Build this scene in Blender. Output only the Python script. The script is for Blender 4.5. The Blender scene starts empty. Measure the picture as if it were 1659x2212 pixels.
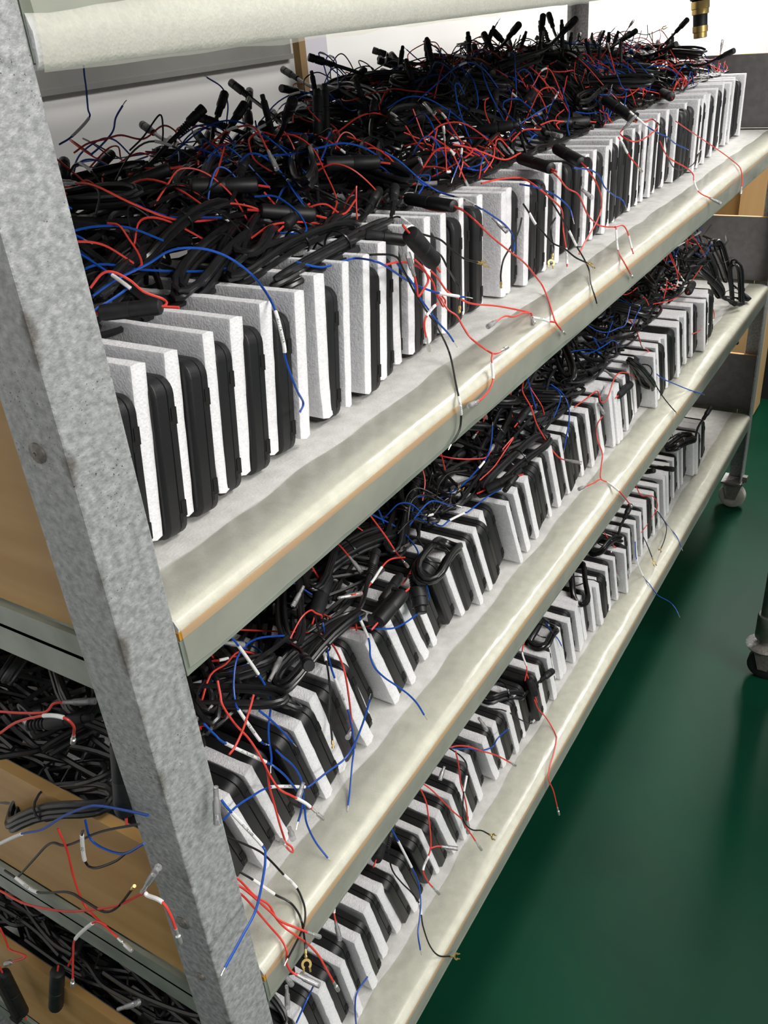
import bpy, bmesh, math, random
from mathutils import Vector, Matrix, Quaternion, noise

# ------------------------------------------------------------------ camera, world, lights
SC = bpy.context.scene
COL = SC.collection
cam_d = bpy.data.cameras.new('camera')
cam = bpy.data.objects.new('camera', cam_d)
COL.objects.link(cam)
cam_d.sensor_fit = 'VERTICAL'
cam_d.sensor_height = 36.0
cam_d.lens = 1890.0 / 2212.0 * 36.0
cam_d.clip_start = 0.01
_r, _u, _b = (0.52009529, -0.85038438, -0.07966988), (0.46293987, 0.20228236, 0.86299972), (-0.71776568, -0.48572446, 0.49888294)
_m = Matrix((( _r[0], _u[0], _b[0], -0.2484), (_r[1], _u[1], _b[1], -0.36), (_r[2], _u[2], _b[2], 1.332), (0, 0, 0, 1)))
cam.matrix_world = _m
SC.camera = cam
SC.view_settings.view_transform = 'Standard'
SC.view_settings.look = 'None'
SC.view_settings.gamma = 1.0
SC.view_settings.use_curve_mapping = False
SC.view_settings.exposure = -0.15

W = bpy.data.worlds.new('World')
SC.world = W
W.use_nodes = True
W.node_tree.nodes['Background'].inputs[0].default_value = (0.93, 0.96, 1.0, 1)
W.node_tree.nodes['Background'].inputs[1].default_value = 0.26

def area(name, loc, aim, sx, sy, power, col=(1, 0.97, 0.93)):
    d = bpy.data.lights.new(name, 'AREA')
    d.shape = 'RECTANGLE'; d.size = sx; d.size_y = sy; d.energy = power; d.color = col
    o = bpy.data.objects.new(name, d); COL.objects.link(o)
    o.location = loc
    o.rotation_euler = (Vector(aim) - Vector(loc)).to_track_quat('-Z', 'Y').to_euler()
    return o
area('ceiling_or_fill_light', (0.75, -1.35, 2.55), (0.45, 0.0, 0.8), 1.3, 0.35, 33)
area('ceiling_or_fill_light', (-0.4, -3.9, 2.75), (0.3, 0.2, 1.0), 2.2, 0.6, 120)  # broad low fill, added to reach the wall under the deck
area('ceiling_or_fill_light', (2.6, -5.0, 2.75), (0.9, 0.2, 1.0), 2.4, 0.6, 10)  # weaker second fill, added from the far front
area('ceiling_or_fill_light', (2.4, -2.3, 2.55), (1.4, 0.0, 0.7), 1.3, 0.35, 4)
area('ceiling_or_fill_light', (4.4, 0.0, 2.75), (4.3, 0.7, 1.0), 4.0, 0.4, 230)  # added lamp, placed to brighten the right part of the wall

R = random.Random(11)
ZF = {'A': 1.0134, 'B': 0.6534, 'C': 0.2988}
SHELF = {'A': 'top shelf', 'B': 'middle shelf', 'C': 'bottom shelf'}
XEND = 2.13

# ------------------------------------------------------------------ materials
def mat(name, col, rough=0.5, metal=0.0, col2=None, scale=20.0, bump=0.0, bscale=None, alpha=1.0, spec=None,
        stretch=None, detail=4.0, lo=0.35, hi=0.65, rough2=None, voro=False, bump_dist=0.001):
    m = bpy.data.materials.new(name); m.use_nodes = True
    nt = m.node_tree; N = nt.nodes; L = nt.links
    b = N['Principled BSDF']
    b.inputs['Base Color'].default_value = (*col, 1)
    b.inputs['Roughness'].default_value = rough
    b.inputs['Metallic'].default_value = metal
    b.inputs['Alpha'].default_value = alpha
    if spec is not None: b.inputs['Specular IOR Level'].default_value = spec
    tc = N.new('ShaderNodeTexCoord'); mp = N.new('ShaderNodeMapping')
    L.new(tc.outputs['Object'], mp.inputs['Vector'])
    if stretch: mp.inputs['Scale'].default_value = stretch
    if col2 is not None:
        n = N.new('ShaderNodeTexNoise'); n.inputs['Scale'].default_value = scale; n.inputs['Detail'].default_value = detail
        L.new(mp.outputs[0], n.inputs['Vector'])
        r = N.new('ShaderNodeValToRGB')
        r.color_ramp.elements[0].position = lo; r.color_ramp.elements[0].color = (*col, 1)
        r.color_ramp.elements[1].position = hi; r.color_ramp.elements[1].color = (*col2, 1)
        L.new(n.outputs['Fac'], r.inputs['Fac']); L.new(r.outputs['Color'], b.inputs['Base Color'])
        if rough2 is not None:
            mr = N.new('ShaderNodeMapRange'); mr.inputs['To Min'].default_value = rough; mr.inputs['To Max'].default_value = rough2
            L.new(n.outputs['Fac'], mr.inputs['Value']); L.new(mr.outputs[0], b.inputs['Roughness'])
    if bump:
        if voro:
            n2 = N.new('ShaderNodeTexVoronoi'); n2.inputs['Scale'].default_value = bscale or scale
            out = n2.outputs['Distance']
        else:
            n2 = N.new('ShaderNodeTexNoise'); n2.inputs['Scale'].default_value = bscale or scale; n2.inputs['Detail'].default_value = 3
            out = n2.outputs['Fac']
        L.new(mp.outputs[0], n2.inputs['Vector'])
        bp = N.new('ShaderNodeBump'); bp.inputs['Strength'].default_value = bump; bp.inputs['Distance'].default_value = bump_dist
        L.new(out, bp.inputs['Height']); L.new(bp.outputs[0], b.inputs['Normal'])
    return m

M = {}
M['galv'] = mat('galvanised_steel', (0.29, 0.30, 0.30), 0.42, 0.25, (0.50, 0.51, 0.51), 190, 0.42, 300, detail=8, rough2=0.6, bump_dist=0.0018, lo=0.33, hi=0.68)
M['rail'] = mat('rail_steel', (0.22, 0.25, 0.21), 0.38, 0.2, (0.34, 0.375, 0.32), 22, 0.25, 70, detail=6)
M['rust'] = mat('rusty_screw', (0.18, 0.16, 0.14), 0.6, 0.6, (0.30, 0.28, 0.26), 300)
M['liner'] = mat('foam_liner', (0.66, 0.66, 0.62), 0.75, 0, (0.77, 0.77, 0.74), 70, 0.25, 420, detail=8, voro=True)
M['tape'] = mat('packing_tape', (0.66, 0.63, 0.48), 0.16, 0, (0.74, 0.72, 0.60), 30, 0.55, 38, alpha=0.27, stretch=(0.35, 1, 1), bump_dist=0.0025)
M['boardedge'] = mat('board_edge', (0.56, 0.27, 0.03), 0.6, 0, (0.66, 0.37, 0.06), 40, 0.2, 200, stretch=(0.2, 1, 1))
M['ply'] = mat('plywood', (0.46, 0.26, 0.085), 0.5, 0, (0.56, 0.34, 0.13), 9, 0.12, 90, stretch=(1, 0.25, 4), detail=8)
M['greyface'] = mat('grey_facing', (0.12, 0.115, 0.115), 0.6, 0, (0.15, 0.145, 0.145), 60)
M['foam'] = mat('white_foam', (0.80, 0.80, 0.82), 0.8, 0, (0.90, 0.90, 0.92), 260, 0.45, 560, detail=2, voro=True, bump_dist=0.0010)
for _n in ('foam', 'liner'):
    _b = M[_n].node_tree.nodes['Principled BSDF']; _b.inputs['Subsurface Weight'].default_value = 0.45 if _n == 'foam' else 0.2; _b.inputs['Subsurface Radius'].default_value = (1, 1, 1.05); _b.inputs['Subsurface Scale'].default_value = 0.008
M['black'] = mat('black_plastic', (0.010, 0.010, 0.011), 0.45, 0, (0.012, 0.012, 0.013), 300, 0.15, 900)
M['screen'] = mat('screen_face', (0.006, 0.006, 0.008), 0.2, 0)
M['slot'] = mat('slot_shade', (0.002, 0.002, 0.002), 0.8, 0)  # near-black colour paints the shade inside the latch notches
M['cable'] = mat('black_cable', (0.011, 0.011, 0.012), 0.28, 0, (0.016, 0.016, 0.017), 80, spec=0.6)
M['plug'] = mat('moulded_plug', (0.009, 0.009, 0.010), 0.5, 0, (0.016, 0.016, 0.017), 200)
M['red'] = mat('red_wire', (0.70, 0.050, 0.038), 0.4, 0, (0.78, 0.075, 0.055), 60)
M['blue'] = mat('blue_wire', (0.008, 0.065, 0.36), 0.4, 0, (0.012, 0.085, 0.44), 60)
M['blackwire'] = mat('black_wire', (0.010, 0.010, 0.010), 0.4, 0)
M['sleeve'] = mat('white_sleeve', (0.90, 0.90, 0.89), 0.45, 0)
M['ink'] = mat('black_ink', (0.02, 0.02, 0.02), 0.6, 0)
M['silver'] = mat('tinned_metal', (0.78, 0.77, 0.74), 0.32, 0.75)
M['gold'] = mat('brass', (0.78, 0.55, 0.20), 0.30, 0.85)
M['clear'] = mat('clear_plastic', (0.80, 0.80, 0.82), 0.12, 0, alpha=0.34, bump=0.2, bscale=200)
M['floor'] = mat('green_floor_paint', (0.0016, 0.032, 0.016), 0.45, 0, (0.0025, 0.045, 0.022), 3, 0.10, 12, detail=6, rough2=0.5, spec=0.10)
M['wall'] = mat('wall_paint', (0.80, 0.79, 0.78), 0.75, 0, (0.86, 0.85, 0.84), 2.2, 0.08, 120)
M['trunk'] = mat('grey_trunking', (0.14, 0.14, 0.13), 0.45, 0, (0.20, 0.20, 0.185), 5)
M['lilac'] = mat('lilac_wall_shade', (0.56, 0.54, 0.60), 0.7, 0)  # shade on the wall, put into a lilac colour
M['wood'] = mat('pale_wood', (0.50, 0.32, 0.14), 0.6, 0, (0.64, 0.45, 0.23), 12, 0.2, 60, stretch=(1, 1, 0.12), detail=8)
M['brown'] = mat('brown_board', (0.22, 0.13, 0.045), 0.6, 0, (0.28, 0.17, 0.06), 10, stretch=(1, 1, 0.2))
M['wheel'] = mat('wheel_rubber', (0.36, 0.34, 0.29), 0.5, 0, (0.46, 0.44, 0.38), 40)
M['darkbox'] = mat('matte_black', (0.012, 0.012, 0.012), 0.7, 0)
M['pipe'] = mat('dull_pipe', (0.10, 0.12, 0.10), 0.4, 0.6, (0.16, 0.18, 0.15), 40)

def film(m, dens, tint, gloss_rough, gloss):
    nt = m.node_tree; N = nt.nodes; L = nt.links; b = N['Principled BSDF']; out = N['Material Output']
    bump = b.inputs['Normal'].links[0].from_socket if b.inputs['Normal'].links else None
    tr = N.new('ShaderNodeBsdfTransparent'); tr.inputs[0].default_value = (*tint, 1)
    df = N.new('ShaderNodeBsdfDiffuse'); df.inputs[0].default_value = (*tint, 1)
    gl = N.new('ShaderNodeBsdfGlossy'); gl.inputs['Roughness'].default_value = gloss_rough
    fr = N.new('ShaderNodeFresnel'); fr.inputs[0].default_value = 1.5
    mu = N.new('ShaderNodeMath'); mu.operation = 'MULTIPLY_ADD'; mu.inputs[1].default_value = gloss; mu.inputs[2].default_value = 0.01; mu.use_clamp = True
    m1 = N.new('ShaderNodeMixShader'); m1.inputs[0].default_value = dens; m2 = N.new('ShaderNodeMixShader')
    L.new(tr.outputs[0], m1.inputs[1]); L.new(df.outputs[0], m1.inputs[2])
    L.new(fr.outputs[0], mu.inputs[0]); L.new(mu.outputs[0], m2.inputs[0]); L.new(m1.outputs[0], m2.inputs[1]); L.new(gl.outputs[0], m2.inputs[2])
    if bump:
        for q in (gl, fr): L.new(bump, q.inputs['Normal'])
    L.new(m2.outputs[0], out.inputs['Surface'])
film(M['tape'], 0.20, (0.95, 0.945, 0.87), 0.24, 0.75)
film(M['clear'], 0.24, (0.93, 0.93, 0.95), 0.08, 1.5)
def pitted(m):
    nt = m.node_tree; N = nt.nodes; L = nt.links; b = N['Principled BSDF']
    src = b.inputs['Base Color'].links[0].from_socket; mp = [n for n in N if n.type == 'MAPPING'][0]
    n = N.new('ShaderNodeTexNoise'); n.inputs['Scale'].default_value = 560; n.inputs['Detail'].default_value = 2; L.new(mp.outputs[0], n.inputs['Vector'])
    n3 = N.new('ShaderNodeTexNoise'); n3.inputs['Scale'].default_value = 18; L.new(mp.outputs[0], n3.inputs['Vector'])
    ad = N.new('ShaderNodeMath'); ad.operation = 'ADD'; sc = N.new('ShaderNodeMath'); sc.operation = 'MULTIPLY'; sc.inputs[1].default_value = 0.35
    L.new(n3.outputs['Fac'], sc.inputs[0]); L.new(n.outputs['Fac'], ad.inputs[0]); L.new(sc.outputs[0], ad.inputs[1])
    r = N.new('ShaderNodeValToRGB'); r.color_ramp.elements[0].position = 0.865; r.color_ramp.elements[0].color = (0, 0, 0, 1); r.color_ramp.elements[1].position = 0.91; r.color_ramp.elements[1].color = (1, 1, 1, 1)
    L.new(ad.outputs[0], r.inputs[0])
    mx = N.new('ShaderNodeMixRGB'); mx.inputs[2].default_value = (0.07, 0.07, 0.065, 1); L.new(r.outputs[0], mx.inputs[0]); L.new(src, mx.inputs[1])
    # brown grime with ragged outline along the corner edge of the angle iron
    sx = N.new('ShaderNodeSeparateXYZ'); tc = [q for q in N if q.type == 'TEX_COORD'][0]; L.new(tc.outputs['Object'], sx.inputs[0])
    a2 = N.new('ShaderNodeMath'); a2.operation = 'ADD'; L.new(sx.outputs['X'], a2.inputs[0]); L.new(sx.outputs['Y'], a2.inputs[1])
    n4 = N.new('ShaderNodeTexNoise'); n4.inputs['Scale'].default_value = 26; n4.inputs['Detail'].default_value = 6; L.new(mp.outputs[0], n4.inputs['Vector'])
    m4 = N.new('ShaderNodeMapRange'); m4.inputs['From Min'].default_value = 0.45; m4.inputs['From Max'].default_value = 0.75; m4.inputs['To Min'].default_value = 0.0; m4.inputs['To Max'].default_value = 0.014; L.new(n4.outputs['Fac'], m4.inputs[0])
    lt = N.new('ShaderNodeMath'); lt.operation = 'SUBTRACT'; L.new(m4.outputs[0], lt.inputs[0]); L.new(a2.outputs[0], lt.inputs[1])
    m5 = N.new('ShaderNodeMapRange'); m5.inputs['From Min'].default_value = 0.0; m5.inputs['From Max'].default_value = 0.006; m5.inputs['To Max'].default_value = 0.75; L.new(lt.outputs[0], m5.inputs[0])
    mg = N.new('ShaderNodeMixRGB'); mg.inputs[2].default_value = (0.085, 0.065, 0.045, 1); L.new(m5.outputs[0], mg.inputs[0]); L.new(mx.outputs[0], mg.inputs[1]); L.new(mg.outputs[0], b.inputs['Base Color'])
pitted(M['galv'])
# ------------------------------------------------------------------ mesh helpers
class MB:
    def __init__(self): self.v = []; self.f = []; self.mi = []
    def quad_ring(self, a, b, n, m=0):
        for i in range(n):
            j = (i + 1) % n
            self.f.append((a + i, a + j, b + j, b + i)); self.mi.append(m)
    def cap(self, a, n, flip=False, m=0):
        idx = list(range(a, a + n)); 
        self.f.append(tuple(reversed(idx)) if flip else tuple(idx)); self.mi.append(m)
    def tube(self, P, r, sides=6, m=0, caps=True):
        n = len(P)
        if n < 2: return
        T = []
        for i in range(n):
            d = P[min(i + 1, n - 1)] - P[max(i - 1, 0)]
            T.append(d.normalized() if d.length > 1e-9 else (T[-1] if T else Vector((1, 0, 0))))
        up = Vector((0, 0, 1)) if abs(T[0].z) < 0.9 else Vector((1, 0, 0))
        N_ = (up - T[0] * up.dot(T[0])).normalized()
        first = len(self.v); rs = r if isinstance(r, (list, tuple)) else None
        cs = [(math.cos(2 * math.pi * k / sides), math.sin(2 * math.pi * k / sides)) for k in range(sides)]
        for i in range(n):
            if i:
                N_ = N_ - T[i] * N_.dot(T[i])
                N_ = N_.normalized() if N_.length > 1e-6 else T[i].orthogonal().normalized()
            B = T[i].cross(N_); rr = rs[i] if rs else r; p = P[i]
            for c, s in cs: self.v.append(p + N_ * (rr * c) + B * (rr * s))
        for i in range(n - 1): self.quad_ring(first + i * sides, first + (i + 1) * sides, sides, m)
        if caps:
            self.cap(first, sides, True, m); self.cap(first + (n - 1) * sides, sides, False, m)
    def lathe(self, a, b, prof, sides=10, m=0):
        """prof: list of (distance along a->b in metres, radius)"""
        d = (b - a).normalized()
        self.tube2([(a + d * t) for t, _ in prof], [q for _, q in prof], d, sides, m)
    def tube2(self, P, rs, d, sides, m):
        N_ = d.orthogonal().normalized(); B = d.cross(N_); first = len(self.v)
        for p, rr in zip(P, rs):
            for k in range(sides):
                a = 2 * math.pi * k / sides
                self.v.append(p + N_ * (rr * math.cos(a)) + B * (rr * math.sin(a)))
        for i in range(len(P) - 1): self.quad_ring(first + i * sides, first + (i + 1) * sides, sides, m)
        self.cap(first, sides, True, m); self.cap(first + (len(P) - 1) * sides, sides, False, m)
    def box(self, lo, hi, m=0, mx=None):
        f0 = len(self.v)
        for x in (lo[0], hi[0]):
            for y in (lo[1], hi[1]):
                for z in (lo[2], hi[2]):
                    p = Vector((x, y, z)); self.v.append(mx @ p if mx else p)
        for q in ((0, 1, 3, 2), (4, 6, 7, 5), (0, 4, 5, 1), (2, 3, 7, 6), (0, 2, 6, 4), (1, 5, 7, 3)):
            self.f.append(tuple(f0 + i for i in q)); self.mi.append(m)
    def prism(self, poly, x0, x1, segs=1, jit=None, axis='x', m=0):
        """poly in (y,z) swept along x"""
        n = len(poly); first = len(self.v)
        for i in range(segs + 1):
            x = x0 + (x1 - x0) * i / segs
            for k, (y, z) in enumerate(poly):
                p = Vector((x, y, z))
                if jit: p = jit(p, k)
                self.v.append(p)
        for i in range(segs): self.quad_ring(first + i * n, first + (i + 1) * n, n, m)
        self.cap(first, n, True, m); self.cap(first + segs * n, n, False, m)
    def mesh(self, name, mats, smooth=True, angle=40):
        me = bpy.data.meshes.new(name)
        me.from_pydata([tuple(p) for p in self.v], [], self.f)
        for q in (mats if isinstance(mats, (list, tuple)) else [mats]): me.materials.append(q)
        if len(me.materials) > 1: me.polygons.foreach_set('material_index', self.mi)
        if smooth:
            me.polygons.foreach_set('use_smooth', [True] * len(me.polygons))
            me.set_sharp_from_angle(angle=math.radians(angle))
        bm = bmesh.new(); bm.from_mesh(me); bmesh.ops.recalc_face_normals(bm, faces=bm.faces); bm.to_mesh(me); bm.free()
        me.update(); return me
def obj(name, me, parent=None, loc=None):
    o = bpy.data.objects.new(name, me); COL.objects.link(o)
    if parent: o.parent = parent
    if loc is not None: o.location = loc
    return o
def build(name, mb, m, parent=None, smooth=True, angle=40, loc=None):
    return obj(name, mb.mesh(name, m, smooth, angle), parent, loc)
def tag(o, label, cat, group=None, kind=None):
    if label: o['label'] = label
    if cat: o['category'] = cat
    if group: o['group'] = group
    if kind: o['kind'] = kind
    return o
def thing(name, label, cat, loc=(0, 0, 0), group=None):
    o = bpy.data.objects.new(name, None); o.empty_display_size = 0.02; COL.objects.link(o); o.location = loc
    return tag(o, label, cat, group)
def copy_tree(o, parent=None):
    c = o.copy(); COL.objects.link(c); c.parent = parent
    for ch in o.children: copy_tree(ch, c)
    return c
def spline(P, per=6):
    P = [Vector(p) for p in P]; n = len(P); out = []; par = []
    for i in range(n - 1):
        p0 = P[i - 1] if i else P[0] * 2 - P[1]
        p1, p2 = P[i], P[i + 1]
        p3 = P[i + 2] if i + 2 < n else P[-1] * 2 - P[-2]
        for k in range(per):
            t = k / per; t2 = t * t; t3 = t2 * t
            out.append(0.5 * ((2 * p1) + (p2 - p0) * t + (2 * p0 - 5 * p1 + 4 * p2 - p3) * t2 + (3 * p1 - p0 - 3 * p2 + p3) * t3)); par.append(i + t)
    out.append(P[-1]); par.append(n - 1)
    return out, par
def nz(x, y, z=0.0): return noise.noise(Vector((x, y, z)))
def ordn(k): return '%d%s' % (k, 'th' if 10 <= k % 100 <= 20 else {1: 'st', 2: 'nd', 3: 'rd'}.get(k % 10, 'th'))
def sst(a, b, x):
    t = max(0, min(1, (x - a) / (b - a))); return t * t * (3 - 2 * t)

# ------------------------------------------------------------------ setting
mb = MB(); mb.box((-2.5, -3.5, -0.05), (7.0, 0.75, 0.0)); tag(build('floor', mb, M['floor'], smooth=False), 'dark green painted concrete floor', 'floor', kind='structure')
mb = MB(); mb.box((-2.5, 0.75, 0.0), (7.0, 0.85, 2.9)); wall = build('wall_back', mb, M['wall'], smooth=False); tag(wall, 'pale wall behind the cart', 'wall', kind='structure')
mb = MB(); mb.box((0.1, 0.742, 1.268), (1.215, 0.75, 1.36)); mb.box((0.1, 0.738, 1.262), (1.215, 0.75, 1.270)); mb.box((0.1, 0.740, 1.30), (1.215, 0.75, 1.303))
tag(build('trim_1', mb, M['trunk'], smooth=False), 'grey trunking along the wall', 'trim', kind='structure')
mb = MB(); mb.box((1.232, 0.735, 0.5), (1.252, 0.75, 1.7)); tag(build('trim_2', mb, M['brown'], smooth=False), 'brown wooden batten on the wall', 'trim', kind='structure')
mb = MB(); mb.box((1.254, 0.744, 0.5), (1.335, 0.75, 1.7)); tag(build('wall_shade_strip', mb, M['lilac'], smooth=False), 'pale lilac strip painting the shade beside the batten', 'trim', kind='structure')  # thin sheet carrying the painted shade right of the batten

# ------------------------------------------------------------------ cart
cart = thing('storage_cart', 'long galvanised steel shelf cart with foam-lined shelves and plywood ends', 'cart')
AW, AT = 0.041, 0.004
def angle_post(sx, sy, x, y):
    """L section, corner at (x,y), flanges toward +sx / +sy"""
    pts = [(0, 0), (AW, 0), (AW, AT), (AT + 0.002, AT), (AT, AT + 0.002), (AT, AW), (0, AW)]
    pl = [(x + sx * a, y + sy * b) for a, b in pts]
    m_ = MB(); n = len(pl); segs = 1
    for z in (0.088, 1.42):
        for px, py in pl: m_.v.append(Vector((px, py, z)))
    m_.quad_ring(0, n, n); m_.cap(0, n, True); m_.cap(n, n)
    o = build('post', m_, M['galv'], cart, smooth=False)
    bv = o.modifiers.new('bevel', 'BEVEL'); bv.width = 0.0012; bv.segments = 2; bv.limit_method = 'ANGLE'
    return o
posts = [angle_post(1, 1, 0, 0), angle_post(-1, 1, XEND, 0), angle_post(1, -1, 0, 0.547), angle_post(-1, -1, XEND, 0.547)]
def screw(p, d, parent, r=0.006):
    m_ = MB(); a = Vector(p); d = Vector(d)
    m_.lathe(a, a + d, [(0, r), (0.001, r), (0.002, r * 0.7), (0.0021, r * 0.2), (0.0014, r * 0.15)], 12)
    return build('screw', m_, M['rust'], parent)
for z in (1.145, 0.755): screw((0, 0.022, z), (-1, 0, 0), posts[0])
screw((0, 0.020, 0.690), (-1, 0, 0), posts[0], 0.004)
screw((2.09, 0.03, 0.95), (-1, 0, 0), posts[1], 0.004)
def lump(p, k):
    return p + Vector((0, nz(p.x * 6, k * 3.1) * 0.0012, nz(p.x * 9, k * 1.7 + 5) * 0.0012 + nz(p.x * 2.3, 9) * 0.0012))
for s, z in ZF.items():
    # steel front and back rails
    for y0, sg in ((0.0, 1), (0.547, -1)):
        m_ = MB(); m_.prism([(y0, z - 0.0165), (y0 + sg * 0.036, z - 0.0165), (y0 + sg * 0.036, z - 0.0205), (y0 + sg * 0.004, z - 0.0205), (y0 + sg * 0.004, z - 0.044), (y0, z - 0.044)], AW + 0.0005, XEND - AW - 0.0005)
        build('shelf_rail', m_, M['rail'], cart, smooth=False)
    for x0, sg in ((0.0045, 1), (XEND - 0.0045, -1)):
        m_ = MB(); m_.prism([(0.0415, z - 0.001), (0.0415, z - 0.044), (0.5055, z - 0.044), (0.5055, z - 0.001)], x0 if sg > 0 else x0 - 0.004, x0 + 0.004 if sg > 0 else x0)
        m_.prism([(0.0415, z - 0.021), (0.0415, z - 0.018), (0.5055, z - 0.018), (0.5055, z - 0.021)], min(x0, x0 + sg * 0.034), max(x0, x0 + sg * 0.034))
        build('end_rail', m_, M['rail'], cart, smooth=False)
    m_ = MB(); m_.prism([(-0.0004, z - 0.0162), (-0.0004, z - 0.0105), (0.545, z - 0.0105), (0.545, z - 0.0162)], 0.0425, XEND - 0.0425, 40, lambda p, k: p + Vector((0, nz(p.x * 14, k) * 0.0009 if k < 2 else 0, 0)))
    build('shelf_board', m_, M['boardedge'], cart, smooth=False)
    prof = [(0.540, 0), (0.30, 0), (0.16, 0.0), (0.05, 0.0), (0.020, 0.0005), (0.009, -0.001), (0.003, -0.0035), (0.0, -0.0075), (0.0005, -0.0112), (0.004, -0.0104), (0.540, -0.0104)]
    m_ = MB(); m_.prism([(y, z + q) for y, q in prof], 0.0435, XEND - 0.0435, 120, lump)
    ln = build('shelf_liner', m_, M['liner'], cart, angle=60)
    prof = [(0.047, 0.0010), (0.034, 0.0016), (0.020, 0.0022), (0.009, 0.0008), (0.0018, -0.0020), (-0.0012, -0.0070), (-0.0014, -0.014), (-0.0013, -0.026), (-0.0014, -0.0385)]
    m_ = MB(); segs = 160; n = len(prof)
    for i in range(segs + 1):
        x = 0.044 + (XEND - 0.089) * i / segs
        for k, (y, q) in enumerate(prof):
            rag = nz(x * 22, 3.3) * 0.0035 if k == n - 1 else (nz(x * 18, 7.7) * 0.004 if k == 0 else 0)
            m_.v.append(Vector((x, y + (rag if k == 0 else 0) + (nz(x * 9, k * 2.0) * 0.0012 - (0.0004 if k > 5 else 0)), z + q + (rag if k == n - 1 else 0) + nz(x * 9, k * 1.7 + 5) * 0.0010 + nz(x * 2.3, 9) * 0.0012)))
    for i in range(segs):
        for k in range(n - 1):
            a = i * n + k; m_.f.append((a, a + 1, a + n + 1, a + n)); m_.mi.append(0)
    tp = build('tape_strip', m_, M['tape'], ln, angle=80)
    tag(tp, 'glossy clear packing tape over the foam edge', None)
    # end boards
    for x0, sg in ((0.009, 1), (XEND - 0.009, -1)):
        m_ = MB(); m_.box((min(x0, x0 + sg * 0.009), 0.006, z + 0.001), (max(x0, x0 + sg * 0.009), 0.541, z + 0.158))
        eb = build('end_board', m_, M['ply'], cart, smooth=False)
        x1 = x0 + sg * 0.0092
        m_ = MB(); m_.box((min(x1, x1 + sg * 0.001), 0.006, z + 0.002), (max(x1, x1 + sg * 0.001), 0.541, z + 0.157))
        tag(build('facing_sheet', m_, M['greyface'], eb, smooth=False), 'dull grey inner facing of the end board', None)
# top deck
zt = 1.365
m_ = MB(); m_.prism([(0.0, zt), (0.0, zt - 0.043), (0.004, zt - 0.043), (0.004, zt - 0.004), (0.543, zt - 0.004), (0.543, zt - 0.043), (0.547, zt - 0.043), (0.547, zt)], AW + 0.0005, XEND - AW - 0.0005, 60, lambda p, k: p + Vector((0, nz(p.x * 8, k) * 0.0006, nz(p.x * 11, k) * 0.001)))
dk = build('top_deck', m_, M['rail'], cart, smooth=False)
m_ = MB()
m_.prism([(-0.0005, zt - 0.010), (-0.0022, zt - 0.016), (-0.0028, zt - 0.030), (-0.0022, zt - 0.042), (0.0, zt - 0.0452), (0.010, zt - 0.0458), (0.010, zt - 0.0434), (0.0002, zt - 0.0434), (0.0, zt - 0.012)], AW + 0.001, XEND - AW - 0.001, 150, lambda p, k: p + Vector((0, -0.0010 * max(0, nz(p.x * 20, k * 2.3)) if k in (1, 2, 3) else 0, (-0.013 * (1 - sst(0.04, 0.26, p.x)) if k in (0, 1, 8) else 0) + (nz(p.x * 26, k) * 0.0016 if k in (0, 1, 3, 4) else 0))))
tag(build('foam_wrap', m_, M['foam'], dk, angle=60), 'white foam strip wrapped under the upper deck edge', None)
m_ = MB(); segs = 150
pr = [(-0.0012, zt + 0.002), (-0.0032, zt - 0.012), (-0.0052, zt - 0.026), (-0.0048, zt - 0.038), (-0.0020, zt - 0.0470)]
for i in range(segs + 1):
    x = 0.043 + (XEND - 0.087) * i / segs
    for k, (y, q) in enumerate(pr): m_.v.append(Vector((x, y - 0.0009 * (1 + nz(x * 30, k * 2.2)), q + nz(x * 25, k * 1.3 + 2) * 0.0018)))
for i in range(segs):
    for k in range(len(pr) - 1):
        a = i * len(pr) + k; m_.f.append((a, a + 1, a + len(pr) + 1, a + len(pr))); m_.mi.append(0)
tag(build('tape_strip', m_, M['tape'], dk, angle=80), 'wrinkled shiny packing tape on the upper deck edge', None)
# casters
def caster(x, y):
    c = bpy.data.objects.new('caster', None); COL.objects.link(c); c.parent = cart; c.location = (x, y, 0); c.empty_display_size = 0.02
    m_ = MB(); m_.box((-0.030, -0.024, 0.082), (0.030, 0.030, 0.088)); m_.box((-0.004, -0.034, 0.084), (0.012, -0.02, 0.100))
    build('mounting_plate', m_, M['galv'], c, smooth=False)
    m_ = MB()
    for sx in (-1, 1):
        pts = [(-0.026, 0.082), (0.026, 0.082), (0.012, 0.030), (-0.012, 0.030)]
        for dx in (0, 0.0025):
            for y_, z_ in pts: m_.v.append(Vector((sx * (0.016 + dx), y_, z_)))
        a = len(m_.v) - 8; m_.quad_ring(a, a + 4, 4); m_.cap(a, 4, True); m_.cap(a + 4, 4)
    m_.box((-0.0185, -0.026, 0.078), (0.0185, 0.026, 0.082))
    build('fork', m_, M['galv'], c, smooth=False)
    m_ = MB(); m_.lathe(Vector((-0.014, 0, 0.037)), Vector((0.014, 0, 0.037)), [(0, 0.020), (0.0005, 0.030), (0.003, 0.035), (0.008, 0.037), (0.020, 0.037), (0.025, 0.035), (0.0275, 0.030), (0.028, 0.020)], 24)
    build('wheel', m_, M['wheel'], c)
for x, y in ((0.022, 0.022), (XEND - 0.022, 0.022), (0.022, 0.525), (XEND - 0.022, 0.525)): caster(x, y)

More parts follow.
